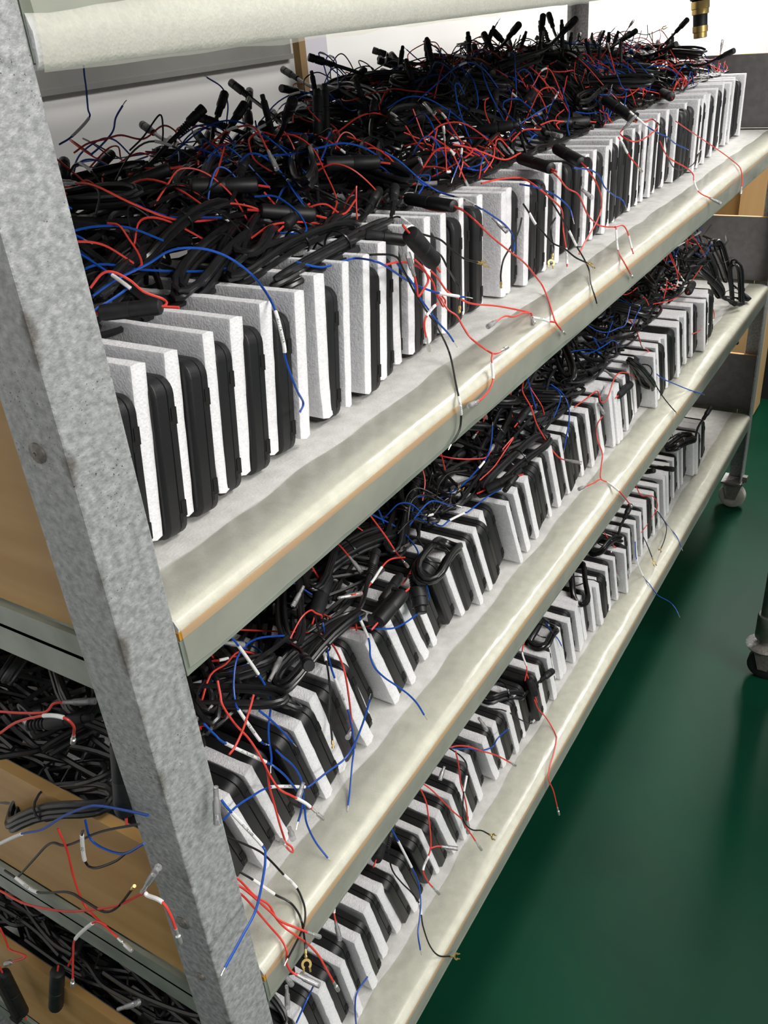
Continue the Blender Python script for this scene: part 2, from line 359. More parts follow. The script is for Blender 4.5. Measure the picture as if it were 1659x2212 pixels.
# ------------------------------------------------------------------ monitors and foam plates
TD, DD, DH = 0.0208, 0.182, 0.117
def rr_loop(y0, y1, z0, z1, r, seg=5):
    out = []
    for cx, cz, a0 in ((y1 - r, z1 - r, 0), (y0 + r, z1 - r, 90), (y0 + r, z0 + r, 180), (y1 - r, z0 + r, 270)):
        for k in range(seg + 1):
            a = math.radians(a0 + 90 * k / seg); out.append((cx + r * math.cos(a), cz + r * math.sin(a)))
    return out
def shell(levels):
    m_ = MB(); first = None
    for x, ins in levels:
        lp = rr_loop(ins, DD - ins, ins, DH - ins, 0.012 - ins * 0.6)
        a = len(m_.v)
        for y, z in lp: m_.v.append(Vector((x, y, z)))
        if first is None: first = a; m_.cap(a, len(lp), True)
        else: m_.quad_ring(a - len(lp), a, len(lp))
        n = len(lp)
    m_.cap(len(m_.v) - n, n); return m_
ME = {}
ME['front'] = shell([(0, 0.0034), (0.0003, 0.0028), (0.0022, 0.0002), (0.0026, 0.0), (0.0032, 0.0), (0.0112, 0.0), (0.0117, 0.0), (0.0120, 0.0005)]).mesh('front_shell', M['black'], angle=32)
ME['rear'] = shell([(0.0120, 0.0018), (0.0128, 0.0018), (0.0128, 0.0007), (0.0131, 0.0003), (0.0137, 0.0003), (0.0182, 0.0004), (0.0187, 0.0005), (0.0204, 0.0024), (TD, 0.0030)]).mesh('rear_shell', M['black'], angle=32)
m_ = MB(); lp = rr_loop(0.012, DD - 0.012, 0.010, DH - 0.012, 0.003, 2)
for x in (0.0002, -0.0004):
    for y, z in lp: m_.v.append(Vector((x, y, z)))
m_.quad_ring(0, len(lp), len(lp)); m_.cap(0, len(lp), True); m_.cap(len(lp), len(lp)); ME['screen'] = m_.mesh('screen', M['screen'], smooth=False)
def slotmesh(z0, z1):
    m_ = MB(); m_.box((0.0142, -0.0003, z0), (0.0190, 0.003, z1)); m_.box((0.0118, -0.0003, z0 - 0.004), (0.0144, 0.003, z0 + 0.003)); return m_.mesh('latch_slot', M['slot'], smooth=False)
ME['s1'] = slotmesh(0.084, 0.096); ME['s2'] = slotmesh(0.016, 0.028)
m_ = MB(); m_.box((0.0136, 0.040, DH - 0.003), (0.0170, 0.052, DH - 0.0001)); ME['s3'] = m_.mesh('latch_slot', M['slot'], smooth=False)
def make_monitor():
    t = thing('monitor', '', 'monitor')
    obj('front_shell', ME['front'], t); obj('rear_shell', ME['rear'], t); obj('screen', ME['screen'], t)
    for k in ('s1', 's2', 's3'): obj('latch_slot', ME[k], t)
    return t
def foam_mesh(seed, bend):
    rr = random.Random(seed); m_ = MB(); nx, ny, nz_ = 2, 12, 10; d, h = 0.178, 0.124
    g = {}
    def vid(i, j, k):
        if (i, j, k) not in g:
            x, y, z = i / nx, d * j / ny, h * k / nz_
            ox = bend * (1 - k / nz_) ** 3 * 0.012 + bend * 0.004 * math.sin(2.5 * z / h)
            jx = nz(y * 60 + seed, z * 60, i * 3.0) * 0.0009
            ey = (0.0012 if i in (0, nx) else 0) * (1 if j in (0,) else (-1 if j == ny else 0))
            ez = (0.0012 if i in (0, nx) else 0) * (1 if k == 0 else (-1 if k == nz_ else 0))
            g[(i, j, k)] = len(m_.v)
            m_.v.append(Vector((x + 0, y + ey + nz(z * 80, seed, i) * 0.0014 * (j in (0, ny)), z + ez + nz(y * 70, seed + 3, i) * 0.0012 * (k in (0, nz_)))))
            m_.v[-1].x = x * 0.0125 + jx + ox
        return g[(i, j, k)]
    def q(a, b, c, e): m_.f.append((a, b, c, e)); m_.mi.append(0)
    for j in range(ny):
        for k in range(nz_):
            for i in (0, nx): q(vid(i, j, k), vid(i, j + 1, k), vid(i, j + 1, k + 1), vid(i, j, k + 1))
    for i in range(nx):
        for k in range(nz_):
            for j in (0, ny): q(vid(i, j, k), vid(i + 1, j, k), vid(i + 1, j, k + 1), vid(i, j, k + 1))
        for j in range(ny):
            for k in (0, nz_): q(vid(i, j, k), vid(i + 1, j, k), vid(i + 1, j + 1, k), vid(i, j + 1, k))
    return m_.mesh('foam_plate', M['foam'], angle=35)
FOAM = [foam_mesh(k, b) for k, b in enumerate((0, 0, 0, 0.25, 0, 0, 0.6, 0))]
proto = None; cnt = {'A': 0, 'B': 0, 'C': 0}; DEV = {'A': [], 'B': [], 'C': []}
ITEMS=[
('A', 'F', 0.0688, 0.0653, 0.135, 0.0144),
('A', 'D', 0.0905, 0.0617, 0.135, 0.0),
('A', 'F', 0.1035, 0.0653, 0.135, 0.0128),
('A', 'D', 0.1252, 0.0617, 0.135, 0.0),
('A', 'F', 0.1384, 0.0677, 0.135, 0.013),
('A', 'D', 0.1601, 0.0626, 0.135, 0.0),
('A', 'F', 0.1713, 0.0672, 0.135, 0.011),
('A', 'D', 0.193, 0.0673, 0.135, 0.0),
('A', 'F', 0.2073, 0.07, 0.135, 0.0141),
('A', 'D', 0.229, 0.0675, 0.135, 0.0),
('A', 'F', 0.2448, 0.0709, 0.135, 0.0144),
('A', 'D', 0.2665, 0.0698, 0.135, 0.0),
('A', 'F', 0.2798, 0.0641, 0.135, 0.0131),
('A', 'D', 0.3015, 0.1012, 0.135, 0.0),
('A', 'F', 0.3163, 0.0716, 0.135, 0.0144),
('A', 'D', 0.338, 0.0725, 0.135, 0.0),
('A', 'F', 0.3478, 0.0666, 0.135, 0.0096),
('A', 'D', 0.3695, 0.101, 0.135, 0.0),
('A', 'F', 0.3803, 0.066, 0.135, 0.0106),
('A', 'D', 0.402, 0.0695, 0.135, 0.0),
('A', 'F', 0.4168, 0.0709, 0.135, 0.0145),
('A', 'D', 0.4385, 0.077, 0.126, 0.0),
('A', 'F', 0.4519, 0.0796, 0.12, 0.0132),
('A', 'D', 0.4735, 0.0879, 0.11, 0.0),
('A', 'F', 0.4864, 0.0798, 0.104, 0.0128),
('A', 'D', 0.508, 0.0819, 0.093, 0.0),
('A', 'F', 0.5209, 0.0795, 0.087, 0.0128),
('A', 'D', 0.5425, 0.0845, 0.077, 0.0),
('A', 'F', 0.555, 0.0789, 0.071, 0.0123),
('A', 'D', 0.5765, 0.0861, 0.061, 0.0),
('A', 'D', 0.606, 0.0864, 0.05, 0.0),
('A', 'F', 0.6169, 0.0893, 0.05, 0.0108),
('A', 'D', 0.6384, 0.0937, 0.049, 0.0),
('A', 'D', 0.664, 0.0899, 0.049, 0.0),
('A', 'F', 0.6815, 0.098, 0.048, 0.0147),
('A', 'D', 0.703, 0.1193, 0.048, 0.0),
('A', 'F', 0.7207, 0.086, 0.047, 0.0147),
('A', 'F', 0.7358, 0.0867, 0.047, 0.0147),
('A', 'D', 0.7573, 0.0884, 0.047, 0.0),
('A', 'F', 0.7725, 0.0795, 0.046, 0.0147),
('A', 'D', 0.794, 0.0785, 0.046, 0.0),
('A', 'D', 0.8227, 0.0789, 0.045, 0.0),
('A', 'F', 0.8405, 0.0828, 0.045, 0.0147),
('A', 'D', 0.862, 0.0846, 0.044, 0.0),
('A', 'F', 0.8815, 0.0816, 0.044, 0.0147),
('A', 'D', 0.903, 0.0904, 0.044, 0.0),
('A', 'D', 0.932, 0.0864, 0.043, 0.0),
('A', 'D', 0.9587, 0.0828, 0.042, 0.0),
('A', 'F', 0.9745, 0.0787, 0.042, 0.0147),
('A', 'D', 0.996, 0.081, 0.042, 0.0),
('A', 'F', 1.0125, 0.0817, 0.041, 0.0147),
('A', 'D', 1.034, 0.0791, 0.041, 0.0),
('A', 'F', 1.0505, 0.0769, 0.04, 0.0147),
('A', 'D', 1.072, 0.0806, 0.04, 0.0),
('A', 'F', 1.0875, 0.0852, 0.04, 0.0147),
('A', 'D', 1.109, 0.082, 0.039, 0.0),
('A', 'F', 1.1245, 0.0872, 0.039, 0.0147),
('A', 'D', 1.146, 0.0836, 0.038, 0.0),
('A', 'F', 1.1625, 0.0935, 0.038, 0.0147),
('A', 'D', 1.184, 0.0852, 0.037, 0.0),
('A', 'F', 1.2035, 0.0876, 0.037, 0.0147),
('A', 'D', 1.225, 0.0864, 0.037, 0.0),
('A', 'F', 1.2405, 0.0903, 0.036, 0.0147),
('A', 'D', 1.262, 0.0929, 0.036, 0.0),
('A', 'F', 1.2765, 0.0899, 0.036, 0.0144),
('A', 'D', 1.298, 0.0942, 0.035, 0.0),
('A', 'F', 1.3115, 0.0884, 0.035, 0.0134),
('A', 'D', 1.333, 0.0892, 0.034, 0.0),
('A', 'F', 1.3484, 0.0915, 0.034, 0.0147),
('A', 'F', 1.3635, 0.1013, 0.034, 0.0147),
('A', 'D', 1.385, 0.0914, 0.033, 0.0),
('A', 'F', 1.3976, 0.0915, 0.033, 0.0125),
('A', 'F', 1.4105, 0.0938, 0.033, 0.0125),
('A', 'D', 1.432, 0.0934, 0.032, 0.0),
('A', 'F', 1.4425, 0.0861, 0.032, 0.0104),
('A', 'D', 1.464, 0.0799, 0.031, 0.0),
('A', 'D', 1.4905, 0.0803, 0.031, 0.0),
('A', 'F', 1.5065, 0.0895, 0.031, 0.0147),
('A', 'D', 1.528, 0.081, 0.03, 0.0),
('A', 'F', 1.5495, 0.0769, 0.03, 0.0147),
('A', 'D', 1.571, 0.0785, 0.029, 0.0),
('A', 'F', 1.5885, 0.0797, 0.029, 0.0147),
('A', 'D', 1.61, 0.0811, 0.028, 0.0),
('A', 'F', 1.6241, 0.0864, 0.028, 0.014),
('A', 'F', 1.6385, 0.0802, 0.028, 0.014),
('A', 'D', 1.66, 0.0845, 0.027, 0.0),
('A', 'F', 1.6785, 0.0966, 0.027, 0.0147),
('A', 'D', 1.7, 0.0872, 0.026, 0.0),
('A', 'F', 1.7165, 0.0851, 0.026, 0.0147),
('A', 'D', 1.738, 0.0898, 0.026, 0.0),
('A', 'F', 1.7534, 0.0995, 0.025, 0.0147),
('A', 'F', 1.7685, 0.0972, 0.025, 0.0147),
('A', 'D', 1.79, 0.0929, 0.025, 0.0),
('A', 'F', 1.8026, 0.0935, 0.024, 0.0125),
('A', 'F', 1.8155, 0.0963, 0.024, 0.0125),
('A', 'D', 1.837, 0.0956, 0.023, 0.0),
('A', 'F', 1.8585, 0.0908, 0.023, 0.0147),
('A', 'D', 1.88, 0.0956, 0.023, 0.0),
('A', 'F', 1.8941, 0.0913, 0.022, 0.014),
('A', 'F', 1.9085, 0.0961, 0.022, 0.014),
('A', 'D', 1.93, 0.0956, 0.021, 0.0),
('A', 'F', 1.9535, 0.105, 0.021, 0.0147),
('A', 'D', 1.975, 0.0956, 0.021, 0.0),
('A', 'F', 1.9985, 0.0915, 0.02, 0.0147),
('A', 'D', 2.02, 0.0956, 0.02, 0.0),
('B', 'F', 0.0614, 0.0634, -0.24, 0.009),
('B', 'D', 0.0835, 0.062, -0.24, 0.0),
('B', 'F', 0.0974, 0.07, -0.24, 0.0134),
('B', 'D', 0.1195, 0.0697, -0.24, 0.0),
('B', 'F', 0.1292, 0.056, -0.24, 0.0093),
('B', 'D', 0.1513, 0.0625, -0.24, 0.0),
('B', 'F', 0.1623, 0.0585, -0.24, 0.0106),
('B', 'D', 0.1845, 0.0638, -0.24, 0.0),
('B', 'D', 0.214, 0.0556, -0.24, 0.0),
('B', 'F', 0.2264, 0.0525, -0.24, 0.0119),
('B', 'D', 0.2485, 0.0557, -0.24, 0.0),
('B', 'F', 0.2614, 0.0588, -0.24, 0.0125),
('B', 'D', 0.2836, 0.0573, -0.24, 0.0),
('B', 'F', 0.2986, 0.0533, -0.24, 0.0137),
('B', 'D', 0.3209, 0.0603, -0.273, 0.0),
('B', 'F', 0.3361, 0.0773, -0.297, 0.0132),
('B', 'D', 0.3588, 0.082, -0.332, 0.0),
('B', 'F', 0.3756, 0.0607, -0.35, 0.013),
('B', 'D', 0.3985, 0.0613, -0.352, 0.0),
('B', 'F', 0.4107, 0.0601, -0.354, 0.0114),
('B', 'D', 0.4336, 0.065, -0.356, 0.0),
('B', 'F', 0.4471, 0.0661, -0.357, 0.0125),
('B', 'D', 0.47, 0.0705, -0.359, 0.0),
('B', 'F', 0.4816, 0.0707, -0.36, 0.0108),
('B', 'D', 0.5046, 0.0736, -0.362, 0.0),
('B', 'D', 0.5351, 0.0712, -0.364, 0.0),
('B', 'F', 0.5477, 0.0668, -0.365, 0.0116),
('B', 'D', 0.5707, 0.0626, -0.367, 0.0),
('B', 'F', 0.5806, 0.0565, -0.368, 0.0092),
('B', 'D', 0.6036, 0.0599, -0.37, 0.0),
('B', 'F', 0.6149, 0.0592, -0.37, 0.0104),
('B', 'D', 0.6379, 0.057, -0.369, 0.0),
('B', 'F', 0.6551, 0.0697, -0.369, 0.0128),
('B', 'D', 0.6781, 0.0692, -0.369, 0.0),
('B', 'F', 0.6871, 0.0487, -0.369, 0.0084),
('B', 'D', 0.7102, 0.0612, -0.368, 0.0),
('B', 'F', 0.7235, 0.0523, -0.368, 0.0124),
('B', 'D', 0.7465, 0.0578, -0.368, 0.0),
('B', 'F', 0.7605, 0.0544, -0.367, 0.0128),
('B', 'D', 0.7836, 0.0561, -0.367, 0.0),
('B', 'D', 0.8108, 0.06, -0.366, 0.0),
('B', 'F', 0.8201, 0.0595, -0.366, 0.0086),
('B', 'D', 0.8431, 0.0649, -0.366, 0.0),
('B', 'F', 0.8568, 0.0589, -0.366, 0.0127),
('B', 'D', 0.8798, 0.0592, -0.365, 0.0),
('B', 'F', 0.8903, 0.0594, -0.365, 0.0097),
('B', 'D', 0.9133, 0.0562, -0.365, 0.0),
('B', 'F', 0.9278, 0.0641, -0.365, 0.0129),
('B', 'D', 0.9508, 0.0625, -0.364, 0.0),
('B', 'F', 0.963, 0.0621, -0.364, 0.0114),
('B', 'D', 0.986, 0.0615, -0.364, 0.0),
('B', 'F', 1.0004, 0.0581, -0.363, 0.0129),
('B', 'D', 1.0234, 0.0583, -0.363, 0.0),
('B', 'F', 1.0393, 0.0571, -0.363, 0.0129),
('B', 'D', 1.0623, 0.0591, -0.362, 0.0),
('B', 'F', 1.0823, 0.0501, -0.362, 0.0129),
('B', 'F', 1.0965, 0.0469, -0.362, 0.0129),
('B', 'F', 1.1107, 0.0469, -0.361, 0.0129),
('B', 'D', 1.1337, 0.053, -0.361, 0.0),
('B', 'F', 1.153, 0.0504, -0.361, 0.0129),
('B', 'D', 1.1759, 0.0509, -0.36, 0.0),
('B', 'F', 1.1887, 0.0556, -0.36, 0.0122),
('B', 'D', 1.2114, 0.0646, -0.359, 0.0),
('B', 'F', 1.2289, 0.0599, -0.358, 0.0129),
('B', 'D', 1.2518, 0.0586, -0.356, 0.0),
('B', 'F', 1.2646, 0.0334, -0.355, 0.0122),
('B', 'D', 1.2873, 0.0404, -0.353, 0.0),
('B', 'F', 1.3027, 0.0399, -0.352, 0.013),
('B', 'D', 1.3256, 0.0364, -0.351, 0.0),
('B', 'F', 1.3474, 0.0493, -0.349, 0.013),
('B', 'F', 1.3617, 0.0418, -0.348, 0.013),
('B', 'D', 1.3845, 0.0434, -0.346, 0.0),
('B', 'D', 1.4078, 0.0406, -0.344, 0.0),
('B', 'F', 1.4203, 0.0369, -0.343, 0.0117),
('B', 'F', 1.4331, 0.039, -0.343, 0.0117),
('B', 'D', 1.4559, 0.0405, -0.341, 0.0),
('B', 'F', 1.4696, 0.0491, -0.34, 0.0129),
('B', 'F', 1.4836, 0.0411, -0.339, 0.0129),
('B', 'F', 1.4977, 0.0433, -0.338, 0.0129),
('B', 'D', 1.5204, 0.0448, -0.336, 0.0),
('B', 'F', 1.5397, 0.0417, -0.335, 0.0132),
('B', 'D', 1.5624, 0.0398, -0.333, 0.0),
('B', 'F', 1.5761, 0.0264, -0.332, 0.0129),
('B', 'D', 1.5989, 0.0281, -0.33, 0.0),
('B', 'F', 1.6163, 0.0308, -0.329, 0.0132),
('B', 'F', 1.6307, 0.0386, -0.328, 0.0132),
('B', 'F', 1.645, 0.0393, -0.327, 0.0132),
('B', 'D', 1.6677, 0.0334, -0.325, 0.0),
('C', 'F', 0.0738, 0.06, -0.136, 0.0144),
('C', 'D', 0.0955, 0.062, -0.138, 0.0),
('C', 'F', 0.1098, 0.055, -0.139, 0.014),
('C', 'D', 0.1315, 0.062, -0.141, 0.0),
('C', 'F', 0.1458, 0.0575, -0.142, 0.014),
('C', 'D', 0.1675, 0.062, -0.143, 0.0),
('C', 'F', 0.1817, 0.0517, -0.145, 0.014),
('C', 'D', 0.2035, 0.0576, -0.146, 0.0),
('C', 'F', 0.2137, 0.0469, -0.147, 0.0101),
('C', 'D', 0.2355, 0.0616, -0.149, 0.0),
('C', 'F', 0.2481, 0.0493, -0.15, 0.0123),
('C', 'D', 0.27, 0.0528, -0.177, 0.0),
('C', 'F', 0.2934, 0.0591, -0.209, 0.0139),
('C', 'D', 0.3155, 0.0645, -0.239, 0.0),
('C', 'F', 0.3308, 0.0615, -0.26, 0.0135),
('C', 'D', 0.3533, 0.0572, -0.291, 0.0),
('C', 'F', 0.3654, 0.0564, -0.3, 0.0115),
('C', 'D', 0.3879, 0.0583, -0.301, 0.0),
('C', 'D', 0.4191, 0.0597, -0.301, 0.0),
('C', 'F', 0.4284, 0.0586, -0.301, 0.0088),
('C', 'D', 0.4509, 0.0556, -0.302, 0.0),
('C', 'F', 0.4644, 0.0524, -0.302, 0.0127),
('C', 'D', 0.4869, 0.0559, -0.302, 0.0),
('C', 'F', 0.4962, 0.0508, -0.303, 0.0088),
('C', 'D', 0.5187, 0.0564, -0.303, 0.0),
('C', 'F', 0.5317, 0.059, -0.303, 0.0123),
('C', 'D', 0.5542, 0.0596, -0.304, 0.0),
('C', 'F', 0.5725, 0.062, -0.304, 0.0134),
('C', 'D', 0.5951, 0.0694, -0.304, 0.0),
('C', 'F', 0.6127, 0.0576, -0.305, 0.0134),
('C', 'D', 0.6352, 0.0603, -0.305, 0.0),
('C', 'F', 0.6487, 0.0588, -0.305, 0.0128),
('C', 'D', 0.6713, 0.0555, -0.306, 0.0),
('C', 'F', 0.6846, 0.0527, -0.306, 0.0127),
('C', 'D', 0.7072, 0.0554, -0.306, 0.0),
('C', 'F', 0.718, 0.0567, -0.307, 0.0102),
('C', 'D', 0.7405, 0.0561, -0.307, 0.0),
('C', 'D', 0.7714, 0.0471, -0.308, 0.0),
('C', 'F', 0.7861, 0.0488, -0.308, 0.0134),
('C', 'D', 0.8087, 0.0517, -0.308, 0.0),
('C', 'F', 0.8246, 0.0461, -0.309, 0.0134),
('C', 'D', 0.8471, 0.0572, -0.309, 0.0),
('C', 'F', 0.8633, 0.0644, -0.309, 0.0134),
('C', 'F', 0.8777, 0.0557, -0.31, 0.0134),
('C', 'F', 0.8922, 0.0557, -0.31, 0.0134),
('C', 'D', 0.9147, 0.0634, -0.31, 0.0),
('C', 'F', 0.9274, 0.0519, -0.31, 0.012),
('C', 'D', 0.95, 0.0612, -0.31, 0.0),
('C', 'F', 0.9636, 0.053, -0.31, 0.0128),
('C', 'F', 0.9774, 0.0556, -0.31, 0.0128),
('C', 'F', 0.9913, 0.0556, -0.31, 0.0128),
('C', 'D', 1.0139, 0.0585, -0.31, 0.0),
('C', 'F', 1.0278, 0.0508, -0.31, 0.0132),
('C', 'F', 1.0421, 0.0437, -0.31, 0.0132),
('C', 'F', 1.0564, 0.0523, -0.31, 0.0132),
('C', 'D', 1.0789, 0.0438, -0.31, 0.0),
('C', 'F', 1.0996, 0.0464, -0.31, 0.0134),
('C', 'D', 1.1222, 0.0531, -0.31, 0.0),
('C', 'F', 1.1328, 0.0443, -0.31, 0.01),
('C', 'D', 1.1553, 0.0513, -0.31, 0.0),
('C', 'F', 1.1668, 0.0347, -0.31, 0.0108),
('C', 'D', 1.1893, 0.042, -0.31, 0.0),
('C', 'F', 1.2021, 0.05, -0.31, 0.0122),
('C', 'D', 1.2248, 0.053, -0.31, 0.0),
('C', 'F', 1.2376, 0.05, -0.31, 0.0122),
('C', 'D', 1.2603, 0.0559, -0.31, 0.0),
('C', 'F', 1.2731, 0.05, -0.31, 0.0122),
('C', 'D', 1.2958, 0.0572, -0.31, 0.0),
('C', 'F', 1.3086, 0.05, -0.31, 0.0122),
('C', 'D', 1.3313, 0.0558, -0.31, 0.0),
('C', 'F', 1.3459, 0.0543, -0.31, 0.0134),
('C', 'F', 1.3603, 0.0558, -0.31, 0.0134),
('C', 'D', 1.3829, 0.053, -0.31, 0.0),
('C', 'F', 1.3957, 0.0506, -0.31, 0.0122),
('C', 'D', 1.4184, 0.053, -0.311, 0.0),
('C', 'F', 1.4312, 0.0506, -0.311, 0.0122),
('C', 'D', 1.4539, 0.0589, -0.312, 0.0),
('C', 'F', 1.4705, 0.0504, -0.312, 0.0133),
('C', 'F', 1.4849, 0.0592, -0.313, 0.0133),
('C', 'F', 1.4993, 0.0501, -0.313, 0.0133),
('C', 'D', 1.5219, 0.0536, -0.314, 0.0),
('C', 'F', 1.5347, 0.0578, -0.314, 0.0122),
('C', 'D', 1.5574, 0.0659, -0.315, 0.0),
('C', 'F', 1.5702, 0.0578, -0.316, 0.0122),
('C', 'D', 1.5929, 0.059, -0.316, 0.0),
('C', 'F', 1.6057, 0.0578, -0.317, 0.0122),
('C', 'D', 1.6284, 0.0666, -0.318, 0.0),
('C', 'F', 1.6409, 0.0574, -0.318, 0.0118),
('C', 'F', 1.6537, 0.0632, -0.318, 0.0118),
('C', 'D', 1.6763, 0.0608, -0.319, 0.0),
('C', 'F', 1.6915, 0.0451, -0.32, 0.0133),
('C', 'F', 1.7059, 0.0398, -0.32, 0.0133),
('C', 'D', 1.7285, 0.0416, -0.321, 0.0),
('C', 'F', 1.7473, 0.0534, -0.322, 0.0132),
('C', 'F', 1.7617, 0.053, -0.322, 0.0132),
('C', 'F', 1.776, 0.0509, -0.323, 0.0132),
('C', 'D', 1.7987, 0.0482, -0.323, 0.0)]

for idx, (s, k, x, y, tl, th) in enumerate(ITEMS):
    z = ZF[s] + 0.0008; rr = random.Random(idx * 7 + 3)
    if k == 'D':
        cnt[s] += 1; DEV[s].append(x)
        if proto is None: o = proto = make_monitor()
        else: o = copy_tree(proto)
        T = TD; lift = 0.0
        tag(o, 'black flat monitor on the %s, %s from the near post' % (SHELF[s], ordn(cnt[s])), 'monitor', 'monitors standing on the ' + SHELF[s])
        h_ = DH
    else:
        nd = cnt[s] + 1
        o = obj('foam_plate', FOAM[idx % len(FOAM)]); T = th
        same = [q for q in range(max(0, idx - 2), min(len(ITEMS), idx + 3)) if ITEMS[q][1] == 'F' and ITEMS[q][0] == s]
        pos = 0; q = idx - 1
        while q >= 0 and ITEMS[q][1] == 'F' and ITEMS[q][0] == s: pos += 1; q -= 1
        more = idx + 1 < len(ITEMS) and ITEMS[idx + 1][1] == 'F' and ITEMS[idx + 1][0] == s
        w_ = ('%s white foam plate' % ordn(pos + 1)) if (pos or more) else 'white foam plate'
        tag(o, '%s just before the %s monitor from the near post, %s' % (w_, ordn(nd), SHELF[s]), 'foam plate', 'foam plates between the monitors of the ' + SHELF[s])
        o.scale = (th / 0.0125, 1, rr.uniform(0.98, 1.03)); lift = 0.009 if (s == 'A' and x < 0.62) else 0.0005
        T = th
    ct, st = math.cos(tl), math.sin(tl)
    o.rotation_euler = (0, tl + (rr.uniform(0.0, 0.03) if (k == 'F' and s == 'A' and x < 0.3) else 0), rr.uniform(-0.012, 0.012) if k == 'D' else rr.uniform(-0.01, 0.01))
    # x is the bottom right edge; rest lowest bottom edge on the liner
    xl = x - T * ct if tl >= 0 else x - T / ct * 1.0
    zz = z + lift + (T * st if tl >= 0 else 0.0)
    o.location = (xl, y, zz)

# ------------------------------------------------------------------ heap shape
def heap(s, x, y):
    if s == 'A':
        h = 0.128 + (0.078 + 0.022 * math.sin(x * 6.1 + 0.7) + 0.010 * math.sin(x * 15)) * sst(0.12, 0.30, y) * (0.72 + 0.28 * sst(0.40, 0.70, x))
        h += 0.012 * nz(x * 6, y * 6, 1.0)
        return h * (1 - 0.10 * sst(1.5, 2.1, x))
    if s == 'B':
        h = 0.130 + (0.050 + 0.018 * math.sin(x * 7 + 1)) * sst(0.10, 0.26, y) + 0.012 * nz(x * 6, y * 6, 4.0)
        return h + 0.05 * (1 - sst(0.05, 0.3, x)) * sst(0.08, 0.2, y) + (0.012 + 0.022 * sst(0.09, 0.2, y)) * sst(0.5, 0.85, x)
    return 0.128 + 0.045 * sst(0.10, 0.26, y) + 0.010 * nz(x * 6, y * 6, 7.0)
FRONT = {'A': 0.145, 'B': 0.108, 'C': 0.125}
def fr(s, x):
    if s == 'B': return 0.106 - 0.024 * sst(0.45, 0.8, x)
    return FRONT[s]
XR = {'A': (0.05, 2.07), 'B': (0.035, 1.88), 'C': (0.035, 1.80)}
def near_dev(s, x):
    L = DEV[s]; k = min(range(len(L)), key=lambda i: abs(L[i] - x)); return k + 1
def where(s, x, y):
    row = 'front' if y < 0.22 else ('middle' if y < 0.36 else 'back')
    return '%s of the %s heap by the %s monitor' % (row, SHELF[s].split()[0], ordn(near_dev(s, x)))
USED = set()
def fresh(label):
    if label in USED: return False
    USED.add(label); return True
def rough_path(rr, s, x, y, z0, L, ang, n, amp, lift=0.0, loose=False):
    P = []; a = ang; px, py = x, y; st = L / (n - 1); zz = z0
    ph = rr.uniform(0, 6); curl = rr.uniform(-amp * 18, amp * 18)
    for i in range(n):
        hh = ZF[s] + heap(s, px, py)
        t = i / (n - 1)
        z = hh + zz + lift * math.sin(math.pi * t) + amp * 0.35 * math.sin(ph + 5 * t)
        P.append(Vector((px, py, z)))
        a += curl + rr.uniform(-amp * 14, amp * 14)
        px += st * math.cos(a); py += st * math.sin(a)
        if py > 0.50: a = -abs(a); py = 0.50
        if py < fr(s, px): py = fr(s, px) + 0.004; a = abs(a) if loose else abs(a)
        px = max(0.03, min(XEND - 0.05, px))
    return P

# ------------------------------------------------------------------ bulk tangle (uncountable)
for s, n1, n2, n3 in (('A', 800, 480, 380), ('B', 760, 160, 230), ('C', 200, 90, 80)):
    mb = MB(); rr = random.Random({'A': 5, 'B': 6, 'C': 7}[s])
    for i in range(n1 + n2):
        x = rr.uniform(*XR[s]); deep = i >= n1
        y = rr.uniform(0.29, 0.48) if deep else fr(s, x) + 0.008 + (0.48 - fr(s, x)) * rr.random() ** 1.5
        zr = rr.uniform(-0.10, -0.03) if deep else rr.uniform(-0.055, 0.0)
        P = rough_path(rr, s, x, y, zr, rr.uniform(0.10, 0.26), rr.choice((0.45, 0.45, 2.6, -0.4)) + rr.gauss(0, 0.5), 6, 0.012)
        for p in P: p.z = max(p.z, ZF[s] + (0.127 if p.y < 0.27 else 0.012))
        Q, _ = spline(P, 4); mb.tube(Q, rr.choice((0.0022, 0.0024, 0.0027)), 5)
    if s != 'A':
        for i in range(330):      # the near end is stuffed right up to the end board, cables running across it
            deep = i % 3 > 0; lo = 0.265 if deep else 0.10
            z0 = ZF[s] + (rr.uniform(0.02, 0.17) if deep else rr.uniform(0.136, 0.195)); x = rr.uniform(0.03, 0.20); y = rr.uniform(lo, 0.50); dy = rr.choice((-1, 1)) * rr.uniform(0.025, 0.05); dx = rr.gauss(0, 0.008); dz = rr.gauss(0, 0.004)
            P = []
            for k in range(5):
                P.append(Vector((max(0.026, x + dx * k + 0.006 * math.sin(i + k)), max(lo, min(0.52, y + dy * k)), max(ZF[s] + (0.01 if deep else 0.133), z0 + dz * k + 0.004 * math.sin(i * 2.1 + k)))))
            Q, _ = spline(P, 4); mb.tube(Q, 0.0025, 6)
    tag(build('cable_tangle', mb, M['cable']), 'mass of tangled black cables heaped on the ' + SHELF[s], 'cables', kind='stuff')
    mb = MB()
    for i in range(n3):
        x = rr.uniform(*XR[s]); y = rr.uniform(fr(s, x) + 0.005, 0.50)
        P = rough_path(rr, s, x, y, rr.uniform(-0.004, 0.010), rr.uniform(0.05, 0.16), rr.uniform(0, 6.28), 6, 0.03, rr.uniform(0, 0.022))
        if rr.random() < 0.25: P[-1].z += rr.uniform(0.01, 0.04)
        Q, _ = spline(P, 5); mb.tube(Q, 0.00095, 5, rr.choice((0, 0, 0, 1, 1, 2, 2)))
    tag(build('thin_wire_tangle', mb, [M['red'], M['blue'], M['blackwire']]), 'fuzz of thin red, blue and black wires over the %s heap' % SHELF[s], 'wires', kind='stuff')

